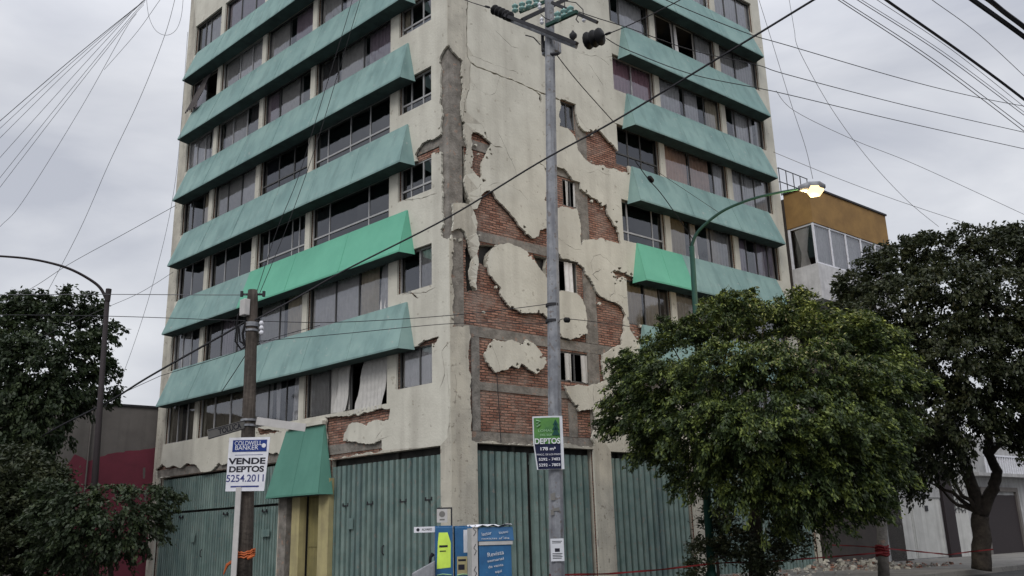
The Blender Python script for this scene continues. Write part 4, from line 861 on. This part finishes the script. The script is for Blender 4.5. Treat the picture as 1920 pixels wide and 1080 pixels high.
# realtor banner on the steel pole
c = at(1028, 830, MPD-.2); k = (MPD-.2)/F_PX; W_, H_ = 56*k, 98*k
o = empty('hanging_banner', c, FACE, label='green and navy flat for sale banner hung on the steel pole', cat='sign')
def cloth(x0, x1, z0, z1, y, mt, name, par, bow=.03):
    mb = MB(); n, m_ = 8, 6; vs = []
    for j in range(m_+1):
        for i in range(n+1):
            s_, t_ = i/n, j/m_; x = x0+(x1-x0)*s_; z = z0+(z1-z0)*t_; ins_ = .10*W_*max(0, .5-(z+H_/2)/H_)*2*(1 if s_ < .5 else 0)*(1-2*s_)
            vs.append((x+ins_, y-bow*math.sin(math.pi*(x/W_+.5)), z))
    for a_ in list(vs): vs.append((a_[0], a_[1]+.006, a_[2]))
    k_ = (n+1)*(m_+1)
    fs = [(j*(n+1)+i, j*(n+1)+i+1, (j+1)*(n+1)+i+1, (j+1)*(n+1)+i) for j in range(m_) for i in range(n)]; fs += [tuple(q+k_ for q in f_[::-1]) for f_ in fs]
    mb.add(vs, fs); return mb.build(name, mt, par, smooth=False)
cloth(-W_/2, W_/2, -H_/2, H_/2, 0, M['paper'], 'sheet', o)
cloth(-W_*.46, W_*.4, -H_*.02, H_*.47, -.012, M['signgreen'], 'green_field', o)
cloth(-W_*.46, W_*.4, -H_*.49, -H_*.022, -.012, M['signnavy'], 'navy_field', o)
y_ = -.055
tri = MB()
for (cx, cz, s_) in ((W_*.26, H_*.38, .12), (W_*.26, H_*.30, .15), (W_*.26, H_*.21, .17)): tri.add([(cx-s_*.5, y_+.004, cz-s_*.5), (cx+s_*.5, y_+.004, cz-s_*.5), (cx, y_+.004, cz+s_*.5)], [(0, 1, 2)])
tri.build('emblem', M['signgreen_d'], o)
fl_ = MB(); fl_.tube([(-W_*.38, y_, H_*.42), (-W_*.25, y_, H_*.40), (-W_*.36, y_, H_*.36), (-W_*.25, y_, H_*.33), (-W_*.36, y_, H_*.30)], .014, 5); fl_.build('emblem', M['signpale'], o)
lettering('LOMAS', .07, M['signpale'], o, (-.06, y_, H_*.22), UP, W_*.45); lettering('DEL SUR', .06, M['signpale'], o, (-.04, y_, H_*.14), UP, W_*.4)
lettering('DEPTOS', .16, M['white'], o, (-.02, y_-.004, H_*.02), UP, W_*.84, bold=.003)
lettering('178 m²', .09, M['white'], o, (-.02, y_, -H_*.12), UP, W_*.5, bold=.002)
lettering('FRACC. DE LOS PINOS', .05, M['white'], o, (-.0, y_, -H_*.225), UP, W_*.8)
lettering('5292 - 7403', .08, M['white'], o, (.01, y_, -H_*.315), UP, W_*.7, bold=.001); lettering('5292 - 7803', .08, M['white'], o, (.01, y_, -H_*.42), UP, W_*.7, bold=.001)
# white flyer
c = at(1045, 1031, MPD-.185); fo = board('paper_flyer', 'white printed paper flyer stuck low on the steel pole', 'flyer', c, .27, .44, FACE, M['paper'], 0, .004)
fm_ = MB()
for i, z in enumerate((.16, .13, -.08, -.11, -.14, -.17)): fm_.box(-.1, .1-.02*(i % 2), -.0035, -.0022, z, z+.014)
fm_.box(-.05, .05, -.0035, -.0022, -.04, .03); fm_.build('print', M['ink'], fo)

# street lamps
def lamp(name, label, base, axis_pts, r, mt, headpts, lit):
    e = empty(name, base, label=label, cat='street lamp'); rl_ = lambda p: Vector(p)-Vector(base)
    top = rl_(axis_pts[0]); mb = MB(); mb.tube([Vector((0, 0, 0)), top*.5, top], [r*1.25, r*1.05, r*.8], 12); mb.build('pole', mt, e, smooth=True)
    MB().tube([Vector((0, 0, 0)), Vector((0, 0, .35)), Vector((0, 0, .42))], [r*1.9, r*1.8, r*1.3], 12).build('base', mt, e)
    P = [rl_(p) for p in axis_pts]
    Q = []
    for i in range(len(P)-1):            # smooth arm
        p0, p1, p2, p3 = P[max(i-1, 0)], P[i], P[i+1], P[min(i+2, len(P)-1)]
        for j in range(6):
            t = j/6; Q.append(.5*((2*p1)+(p2-p0)*t+(2*p0-5*p1+4*p2-p3)*t*t+(3*p1-p0-3*p2+p3)*t**3))
    Q.append(P[-1]); mb = MB(); mb.tube(Q, [r*.55-(r*.2)*i/len(Q) for i in range(len(Q))], 8); mb.build('arm', mt, e, smooth=True)
    a, b = [rl_(p) for p in headpts]; d_ = (b-a).normalized()
    hp = [a, a+(b-a)*.12, a+(b-a)*.4, a+(b-a)*.8, b]; mb = MB(); mb.tube(hp, [.05, .09, .15, .14, .04], 12)
    hd_ = mb.build('lamp_head', M['galv'], e, smooth=True)
    lo = MB(); dn = Vector((0, 0, -.07)); lo.tube([a+(b-a)*.3+dn, a+(b-a)*.45+dn*1.3, a+(b-a)*.75+dn*1.3, a+(b-a)*.92+dn], [.05, .17, .16, .04], 12)
    lens = lo.build('lens', plain('glowing_lens', (.03, .03, .02), .4, 0, ((1, .70, .34), 2.2)) if lit else M['glass'], hd_, smooth=True)
    if lit:
        pl = bpy.data.lights.new('lamp_light', 'POINT'); pl.energy = 350; pl.color = (1, .72, .35); pl.shadow_soft_size = .12
        po = bpy.data.objects.new('lamp_light', pl); COL.objects.link(po); po.parent = e; po.location = (a+b)/2+Vector((0, 0, -.32))
    return e
LD = 22.3
lb = at(1335, 1095, LD); lb.z = SZ
arm = [at(1297, 462, LD), at(1305, 440, LD), at(1325, 418, LD), at(1360, 393, LD), at(1410, 373, LD), at(1460, 361, LD), at(1500, 354, LD)]
lamp('street_lamp', 'dark green street lamp with a curved arm and its yellow light on', lb, arm, .08, M['greenmetal'], (at(1496, 353, LD), at(1548, 349, LD)), True)
LD2 = 24
lb = at(165, 1100, LD2); lb.z = SZ
arm = [at(201, 565, LD2), at(188, 540, LD2), at(165, 522, LD2), at(130, 504, LD2), at(90, 492, LD2), at(45, 484, LD2), at(-5, 480, LD2)]
e = lamp('street_lamp', 'dark unlit street lamp whose curved arm leaves the photo on the left', lb, arm, .072, M['brownmetal'], (at(-6, 480, LD2), at(-60, 478, LD2)), False)
MB().tube([Vector(at(201, 565, LD2))-lb, Vector(at(204, 542, LD2))-lb], .07, 12).build('pole_top', M['brownmetal'], e)

# ================================================================ PHONE BOOTHS, KIOSK, SIGNS
def booth(px0, px1, ptop, d, label, poster):
    c0, c1 = at(px0, ptop, d), at(px1, ptop, d); wd = (c1-c0).length; top = c0.z; ctr = (c0+c1)/2
    e = empty('phone_booth', (ctr.x, ctr.y, SZ), FACE+R(8), label=label, cat='phone booth', group='blue phone booths below the corner column'); H = top-SZ
    mb = MB(); mb.box(-wd/2, wd/2, 0, .05, .25, H); mb.build('back_panel', M['bluepaint'], e, bevel=.008)
    mb = MB(); mb.box(-wd/2, -wd/2+.03, .052, .5, .25, H-.02); mb.box(wd/2-.03, wd/2, .052, .5, .25, H-.02); mb.box(-wd/2, wd/2, .052, .55, H-.018, H+.03); mb.build('hood', M['bluepaint'], e)
    mb = MB(); mb.tube([(0, .1, 0), (0, .1, .4)], .05, 10); mb.build('post', M['galv'], e)
    mb = MB(); mb.box(-wd/2+.01, wd/2-.01, -.008, -.0015, H-1.12, H-.98); b_ = mb.build('label_strip', M['paper'], e)
    lettering('TELEFONO', .07, M['inkblue'], e, (0, -.0095, H-1.05), UP, wd*.85)
    dd = MB(); dd.tube([(-wd*.42, -.006, H-.9), (-.1*wd, -.006, H-.88), (wd*.4, -.006, H-.9)], .012, 5); dd.build('trim_line', M['signpale'], e)
    if poster == 'lime':
        mb = MB(); mb.add([(-wd*.42, -.006, H-.78), (wd*.36, -.006, H-.76), (wd*.38, -.010, H-.3), (wd*.2, -.014, H-.1), (-wd*.3, -.008, H-.1), (-wd*.36, -.006, H-.3)], [(0, 1, 2, 3, 4, 5)]); mb.build('poster', M['lime'], e)
        mb = MB(); mb.box(-wd*.28, wd*.2, -.012, -.0095, H-.38, H-.34); mb.box(-wd*.25, wd*.1, -.012, -.0095, H-.46, H-.44); mb.build('print', M['ink'], e)
    else:
        mb = MB(); mb.box(-wd*.02, wd*.45, -.006, -.001, H-.48, H-.05); mb.build('poster', M['paper'], e)
        mb = MB(); mb.box(-wd*.4, wd*.18, -.006, -.001, H-.9, H-.55); mb.build('poster', M['yellow'], e, label='faded yellow notice')
        mb = MB(); mb.box(-wd*.34, wd*.1, -.009, -.0065, H-.64, H-.6); mb.box(-wd*.34, wd*.02, -.009, -.0065, H-.8, H-.7); mb.build('print', M['ink'], e)
    return e, wd, H
BD = 18.2
e1, wd, H = booth(816, 849, 989, BD, 'blue phone booth with a lime yellow poster on its panel', 'lime')
hs = MB(); hs.tube([(-wd/2-.04, .1, H-.5), (-wd/2-.09, .08, H-.56), (-wd/2-.1, .08, H-.68), (-wd/2-.04, .1, H-.75)], [.045, .03, .03, .045], 8); hs.build('handset', M['black'], e1, smooth=True)
booth(853, 886, 989, BD, 'blue phone booth with a white and a yellow notice on its panel', 'white')
# small sign on a bent post above the booths
c = at(829, 967, BD+.1); ss = board('notice_sign', 'small faded square notice on a dark post above the phone booths', 'sign', c, .21, .26, FACE, M['plate_pale'], 0, .01)
ps = MB(); ps.box(-.1, .2, .006, .03, .13, .16); ps.box(.17, .2, .006, .03, -(c.z-SZ), .13); ps.build('post', M['darkmetal'], ss)
pi = MB(); pi.tube([(0, -.006, .03), (0, -.0075, .03)], .06, 16); pi.box(-.05, .05, -.0065, -.0052, -.09, -.06); pi.build('print', M['plate_grey'], ss)
c = at(797, 993, BD+.15); ar = board('direction_sign', 'narrow white direction sign left of the phone booths', 'sign', c, .44, .11, FACE, M['white'], 0, .012)
a_ = MB(); a_.tube([(-.14, -.007, 0), (-.14, -.009, 0)], .032, 12); a_.build('emblem', M['ink'], ar); lettering('ALVARO', .06, M['ink'], ar, (.04, -.0075, 0), UP, .2, bold=.001)
a_ = MB(); a_.box(.18, .21, .007, .03, -(c.z-SZ), .055); a_.build('post', M['galv'], ar)
# news kiosk: blue cabinet with torn white top
c0 = at(928, 1000, 17.6); kw = 60*17.6/F_PX; kd = .42; top = at(928, 985, 17.6).z
K = empty('newspaper_kiosk', (c0.x, c0.y, SZ), FACE+R(14), label='blue news cabinet with white slogans and a torn white top', cat='kiosk'); H = top-SZ
mb = MB(); mb.box(-kw/2, kw/2, 0, kd, .12, H-.36); mb.build('cabinet', M['bluepaint'], K, bevel=.015)
mb = MB(); mb.hexa([(-kw/2-.02, -.03, H-.29), (kw/2+.05, -.03, H-.29), (kw/2+.05, kd+.05, H-.29), (-kw/2-.02, kd+.05, H-.29)], [(-kw/2-.0, .02, H-.03), (kw/2+.04, .02, H-.03), (kw/2+.04, kd, H-.03), (-kw/2, kd, H-.03)]); mb.build('header', M['bluepaint'], K, bevel=.01)
mb = MB(); mb.box(-kw/2, kw/2+.02, -.02, kd, H-.358, H-.292); mb.build('trim', M['plate_pale'], K)
mb = MB(); mb.box(-kw/2-.14, -kw/2-.022, .0, kd, .1, H-.04); mb.build('side_panel', M['plate_pale'], K, label='graffiti marked pale side panel')
sc_ = MB()
for (x_, z_) in ((-.04, .2), (-.03, .6), (-.02, 1.0), (-.04, 1.35)): sc_.tube([(-kw/2-.08+x_*.5, -.004, z_), (-kw/2-.05, -.004, z_+.08), (-kw/2-.1, -.004, z_+.13), (-kw/2-.06, -.004, z_+.2)], .006, 4)
sc_.build('graffiti', M['ink'], K)
mb = MB(); vs = []; 
for i in range(9):
    for j in range(5): vs.append((-kw/2-.14+(kw+.2)*i/8, -.03+(kd+.06)*j/4, H-.03+random.uniform(.0, .06)))
mb.add(vs, [(i*5+j, (i+1)*5+j, (i+1)*5+j+1, i*5+j+1) for i in range(8) for j in range(4)]); mb.build('torn_sheet', M['white'], K)
lettering('lector', .09, M['paper'], K, (-.17, -.034, H-.15), (math.pi/2, R(-8), 0), kw*.3); lettering('kiosco', .07, M['paper'], K, (.16, -.034, H-.13), (math.pi/2, R(-8), 0), kw*.28)
lettering('noticias al dia', .05, M['paper'], K, (0, -.038, H-.24), (math.pi/2, 0, 0), kw*.85)
lettering('Revista', .11, M['paper'], K, (.0, -.012, H-.52), (math.pi/2, R(-8), 0), kw*.5); lettering('semanal', .07, M['paper'], K, (.0, -.012, H-.63), (math.pi/2, R(-8), 0), kw*.5); lettering('de venta', .07, M['paper'], K, (.0, -.012, H-.74), (math.pi/2, R(-8), 0), kw*.46); lettering('aqui', .07, M['paper'], K, (.05, -.012, H-.84), (math.pi/2, R(-8), 0), kw*.2)
# grey box with a sloping lid beside the booths
cx = at(796, 1080, 17.9); mb = MB(); zt = at(796, 1058, 17.9).z-SZ
mb.hexa([(-.24, 0, 0), (.2, 0, 0), (.2, .3, 0), (-.24, .3, 0)], [(-.24, 0, zt-.16), (.2, 0, zt+.06), (.2, .3, zt+.06), (-.24, .3, zt-.16)])
o = mb.build('metal_cabinet', M['galv'], bevel=.015); o.location = (cx.x, cx.y, SZ); o.rotation_euler = (0, 0, FACE+R(5)); tag(o, 'grey metal cabinet with a sloping lid left of the phone booths', 'cabinet')

# white bollard pipe, tapes and rubble on the right
PD = 31
c = at(1657, 1085, 25.5); c.z = SZ; tp = at(1652, 948, 25.5)
o = MB(); o.tube([(0, 0, 0), Vector(tp)-c], [.145, .12], 14); o = o.build('concrete_post', M['concrete'], smooth=True); o.location = c; tag(o, 'short pale round concrete post with red tape tied round it', 'post')
def ribbon(name, label, pts, cat='tape', wd=.04, m=M['red']):
    P = [at(x, y, d) for x, y, d in pts]; c = P[0].copy(); mb = MB(); vs = []
    Q = []
    for i in range(len(P)-1):
        for j in range(8): Q.append(P[i].lerp(P[i+1], j/8))
    Q.append(P[-1])
    for i, p in enumerate(Q):
        tw = math.sin(i*.7)*.8; w_ = Vector((math.cos(YAW)*math.sin(tw), math.sin(YAW)*math.sin(tw), math.cos(tw)))*wd/2
        vs += [p-c-w_, p-c+w_, p-c+w_+Vector((.004, .004, 0)), p-c-w_+Vector((.004, .004, 0))]
    mb.add(vs, [(4*i+a_, 4*i+4+a_, 4*i+4+(a_+1) % 4, 4*i+(a_+1) % 4) for i in range(len(Q)-1) for a_ in range(4)])
    o = mb.build(name, m); o.location = c; tag(o, label, cat); return o
ribbon('barrier_tape', 'red barrier tape stretched from the steel pole past the ficus to the concrete post', [(1030,1078,18.9),(1140,1076,20),(1240,1068,21),(1340,1056,22),(1450,1052,23.5),(1560,1044,24.5),(1655,1036,25.3)])
ribbon('barrier_tape', 'thin pale red barrier tape between the tower end pier and the concrete post', [(1560,1022,26.5),(1610,1024,26),(1652,1027,25.4)], wd=.03)
ribbon('barrier_tape', 'dark red barrier tape from the concrete post to the forked tree', [(1658,1028,25.3),(1720,1034,27),(1780,1040,29),(1822,1034,30.6),(1862,1030,30.6)])
o = MB(); 
for z in (0, .06, .13, .2): o.tube([Vector((math.cos(t)*.15, math.sin(t)*.15, z+.02*math.sin(t*3))) for t in np.linspace(0, 2*math.pi, 18)], .035, 5)
o = o.build('tape', M['red']); o.location = at(1655, 1040, 25.5); tag(o, 'red tape wound several times round the concrete post', 'tape')
rb = MB()
for i in range(420):
    v_ = random.uniform(13.5, 19); n_ = random.uniform(.3, 3.6)
    if random.random() < .35: v_ = random.uniform(1, 13)
    p = RD*v_+RN*n_; s_ = random.uniform(.03, .13); h_ = random.uniform(.4, 1)
    hh = SZ + max(0, .35*math.exp(-((v_-16)/1.6)**2-((n_-1)/.9)**2)*random.random())
    a_ = random.uniform(0, 6); pts = [(p.x+s_*math.cos(a_+t)*random.uniform(.7, 1.3), p.y+s_*math.sin(a_+t)*random.uniform(.7, 1.3)) for t in (0, 1.5, 3.1, 4.6)]
    zt = [hh+s_*h_*random.uniform(.4, 1.2) for _ in range(4)]
    rb.cm = random.choice((0, 0, 1, 1, 2)); s_ *= random.choice((.6, 1, 1, 1.9))
    rb.hexa([(q[0], q[1], hh-.02) for q in pts], [(q[0]*.7+p.x*.3, q[1]*.7+p.y*.3, zz) for q, zz in zip(pts, zt)])
o = rb.build('rubble', [M['plaster_grey'], M['concrete'], M['brick']]); tag(o, kind='stuff', label='broken plaster and brick fragments scattered on the sidewalk', cat='rubble')

# ================================================================ CABLES
def cable(label, pts, r=.012, m='cable', extra=None, group=None):
    P = [at(x, y, d) for x, y, d in pts]; Q = []
    offp = lambda q: q[0] <= 0 or q[0] >= 1920 or q[1] <= 0 or q[:2] == (1490, 60)      # wires run on beyond what the photo shows
    for i in range(len(P)-1):
        p0, p1, p2, p3 = P[max(i-1, 0)], P[i], P[i+1], P[min(i+2, len(P)-1)]
        for j in range(8):
            t = j/8; Q.append(.5*((2*p1)+(p2-p0)*t+(2*p0-5*p1+4*p2-p3)*t*t+(3*p1-p0-3*p2+p3)*t**3))
    Q.append(P[-1])
    if offp(pts[0]): v = (Q[0]-Q[1]).normalized(); Q.insert(0, Q[0]+v*14)
    if offp(pts[-1]): v = (Q[-1]-Q[-2]).normalized(); Q.append(Q[-1]+v*14)
    c = Q[0].copy(); mb = MB(); mb.tube([q-c for q in Q], r, 5); o = mb.build('overhead_cable', M[m]); o.location = c; tag(o, label, 'cable', group)
    if extra:
        for (x, y, d, rr, ll) in extra:
            q = at(x, y, d)-c; i_ = min(range(len(Q)), key=lambda k: (Q[k]-c-q).length); dv = (Q[min(i_+1, len(Q)-1)]-Q[max(i_-1, 0)]).normalized()
            MB().tube([q-dv*ll, q-dv*ll*.6, q+dv*ll*.6, q+dv*ll], [rr*.4, rr, rr, rr*.4], 8).build('splice', M['black'], o)
    return o
cable('thick dark cable sloping from upper right across the tower corner to the timber pole', [(1560,-20,13),(1525,0,13.3),(1345,110,14.6),(1150,228,16),(1010,305,17),(840,408,18),(650,505,18.8),(560,556,19.2),(478,600,19.4)], .019)
cable('twisted dark cable from the timber pole down past the left lamp into the tree', [(466,600,19.5),(407,634,20.5),(280,706,22.5),(205,752,24),(110,800,27),(60,830,29)], .024)
cable('uppermost of the three wires leaving the steel pole top for the right sky', [(1220,-20,18),(1260,5,18.4),(1400,62,21),(1480,86,22.5),(1700,150,27),(1840,184,31),(1960,206,34)], .011)
cable('wire from the steel pole arm to far right, middle of three on the right sky', [(1085,22,18.3),(1120,34,18.4),(1180,53,19),(1300,95,20.5),(1420,122,22),(1480,141,23),(1700,198,28),(1920,248,33),(1980,262,35)], .011)
cable('wire from the steel pole arm to far right, lowest of three on the right sky', [(1137,72,17.7),(1180,95,18.4),(1300,140,20.5),(1420,165,22),(1480,178,23),(1700,230,28),(1920,279,33),(1980,292,35)], .011)
cable('wire rising from the black insulator on the steel pole to upper right', [(1133,66,17.7),(1180,47,17.4),(1260,8,16.8),(1300,-15,16.5)], .012, extra=[(1140,63,17.65,.03,.08)])
cable('wire entering from upper left to the black insulator on the steel pole', [(820,-22,20.8),(880,3,20.3),(922,16,19.9)], .012, extra=[(914,13,20,.03,.1)])
cable('stay wire running down right from the cabinet on the steel pole', [(1043,102,18.8),(1085,155,19.6),(1150,228,20.8)], .012)
cable('thin wire with a dark splice hanging before the right awnings', [(1190,300,19),(1215,335,19.4),(1245,370,20),(1300,450,21)], .011, extra=[(1220,336,19.4,.06,.1)])
cable('level wire from the left edge to the top of the timber pole', [(-30,553,26),(200,552,22.5),(380,553,20.3),(462,553,19.5)], .009, 'cable_pale')
cable('level wire crossing from the left edge behind the timber pole to the steel pole', [(-30,590,26),(210,593,23.5),(480,602,21.5),(640,604,20.6),(860,590,19.6),(1030,570,19)], .009)
cable('lower wire from the timber pole to the dark clamp on the steel pole', [(484,640,19.5),(640,626,19.4),(860,606,19.3),(1030,607,19),(1063,598,18.9),(1180,612,20.5)], .008, extra=[(1063,600,18.9,.06,.08)])
cable('left of two thin wires rising steeply from the timber pole past the awnings', [(480,552,19.5),(520,430,19),(560,330,18.5),(600,200,18),(655,20,17.3),(662,-15,17.2)], .007)
cable('right of two thin wires rising steeply from the timber pole past the awnings', [(486,552,19.5),(540,420,19),(590,280,18.5),(630,150,18),(672,10,17.3),(680,-15,17.2)], .007)
cable('wire sagging across the lower left awnings towards the timber pole', [(300,705,23.2),(420,668,21),(520,632,20.6),(575,634,21),(470,700,21.6)][:3]+[(600,610,21.5)], .008)
cable('thin drop wire hanging from the timber pole to the lowest left awning', [(470,650,19.4),(445,690,20),(415,735,21)], .009)
fan = [((272,0),(0,224)), ((255,14),(0,238)), ((250,20),(0,256)), ((246,24),(0,292)), ((240,38),(0,330)), ((238,45),(0,348)), ((232,60),(60,345)), ((300,0),(205,115))]
names = ['topmost and darkest', 'second from the top', 'third from the top', 'fourth from the top', 'fifth from the top', 'sixth from the top', 'lowest and steepest', 'faint outermost']
for i, ((x0, y0), (x1, y1)) in enumerate(fan):
    dx, dy = x1-x0, y1-y0; q = [(x0-dx*.12+3, y0-dy*.12, 26), (x0, y0, 25.5), ((x0+x1)/2+(-6 if i < 6 else 4), (y0+y1)/2+3+4*(i in (3, 4, 5)), 27.5), (x1+dx*.1, y1+dy*.1+4, 30)]
    if i == 6: q += [(0, 425, 32), (-40, 470, 33)]
    cable(f'{names[i]} wire of the fan spreading across the upper left sky', q, .010 if i in (0,) else .0065, 'cable' if i < 1 else 'cable_pale')
cable('thin loop of slack wire hanging beside the top left edge of the tower', [(274,-10,24),(279,30,24),(292,57,24),(312,66,24),(330,56,24),(340,30,24),(344,-10,24)], .006, 'cable_pale')
cable('steep pale wire falling from the slack loop down the left sky', [(330,-10,24),(309,66,24.5),(262,185,26),(205,305,28),(150,430,30),(90,545,33)], .007, 'cable_pale')
cable('faint near vertical wire close beside the left edge of the tower', [(352,60,26),(330,330,27),(290,520,28),(235,690,30),(200,760,31)], .006, 'cable_pale')
cable('faint wire slanting from the tower down to the lower left tree', [(330,385,24),(230,440,26),(130,495,28),(60,540,30),(-20,580,32)], .0075, 'cable_pale')
cable('faint wire below it slanting from the tower toward the left tree', [(325,510,24),(260,550,25),(180,585,27),(60,640,30)], .006, 'cable_pale')
cable('pale wire reaching the sidewalk tree from the lower left tower edge', [(300,705,23.5),(235,735,25),(200,755,26)], .008, 'cable_pale')
for i, (x0, x1, y1, m_, r_) in enumerate([(1572,1920,246,'cable_pale',.009),(1580,1920,238,'cable',.008),(1608,1920,216,'cable',.008),(1616,1920,210,'cable',.006),(1645,1920,200,'cable_pale',.006),(1748,1920,142,'cable_pale',.007)]):
    dx = x1-x0; cable(['pale leftmost','dark second','third','fourth','fifth very thin','sixth, thin and apart,'][i]+' of the parallel wires crossing the upper right corner', [(x0-dx*.1, -y1*.1, 16), (x0, 0, 16.5), (x0+dx*.5, y1*.5-8, 19), (x1, y1, 22), (x1+dx*.15, y1*1.17, 23)], r_, m_)
cable('heavy black cable crossing the upper right corner', [(1630,-25,12),(1662,0,12.2),(1785,86,13.4),(1870,148,14.2),(1925,190,14.8),(1980,232,15.4)], .021)
cable('pair of very thick black cables at the right end, lower one', [(1790,-25,9),(1825,0,9.2),(1870,32,9.5),(1925,72,9.9),(1980,115,10.3)], .026)
cable('pair of very thick black cables at the right end, upper one', [(1815,-25,9),(1855,0,9.1),(1885,24,9.4),(1925,54,9.8),(1980,100,10.2)], .026)
cable('near vertical pale wire dropping to the lit lamp head', [(1420,-10,22),(1445,70,22),(1482,190,21.5),(1510,275,21),(1524,335,20.5)], .007, 'cable_pale')
cable('pale wire slanting down through the right sky behind the lamp', [(1490,60,24),(1500,98,24),(1560,205,26),(1630,300,28),(1700,375,30),(1760,425,31)], .007, 'cable_pale')
cable('pale wire from the tower edge down to the large dark tree', [(1455,170,24),(1490,208,24.5),(1600,262,26),(1720,310,28),(1920,402,31),(1980,430,32)], .007, 'cable_pale')
cable('lower pale wire from the tower edge to the large dark tree', [(1450,285,24),(1560,330,26),(1680,375,28),(1800,415,30)], .007, 'cable_pale')
cable('thin wire crossing the lower right awnings', [(1200,300,21.5),(1290,360,22.5),(1350,400,23.5)], .006)
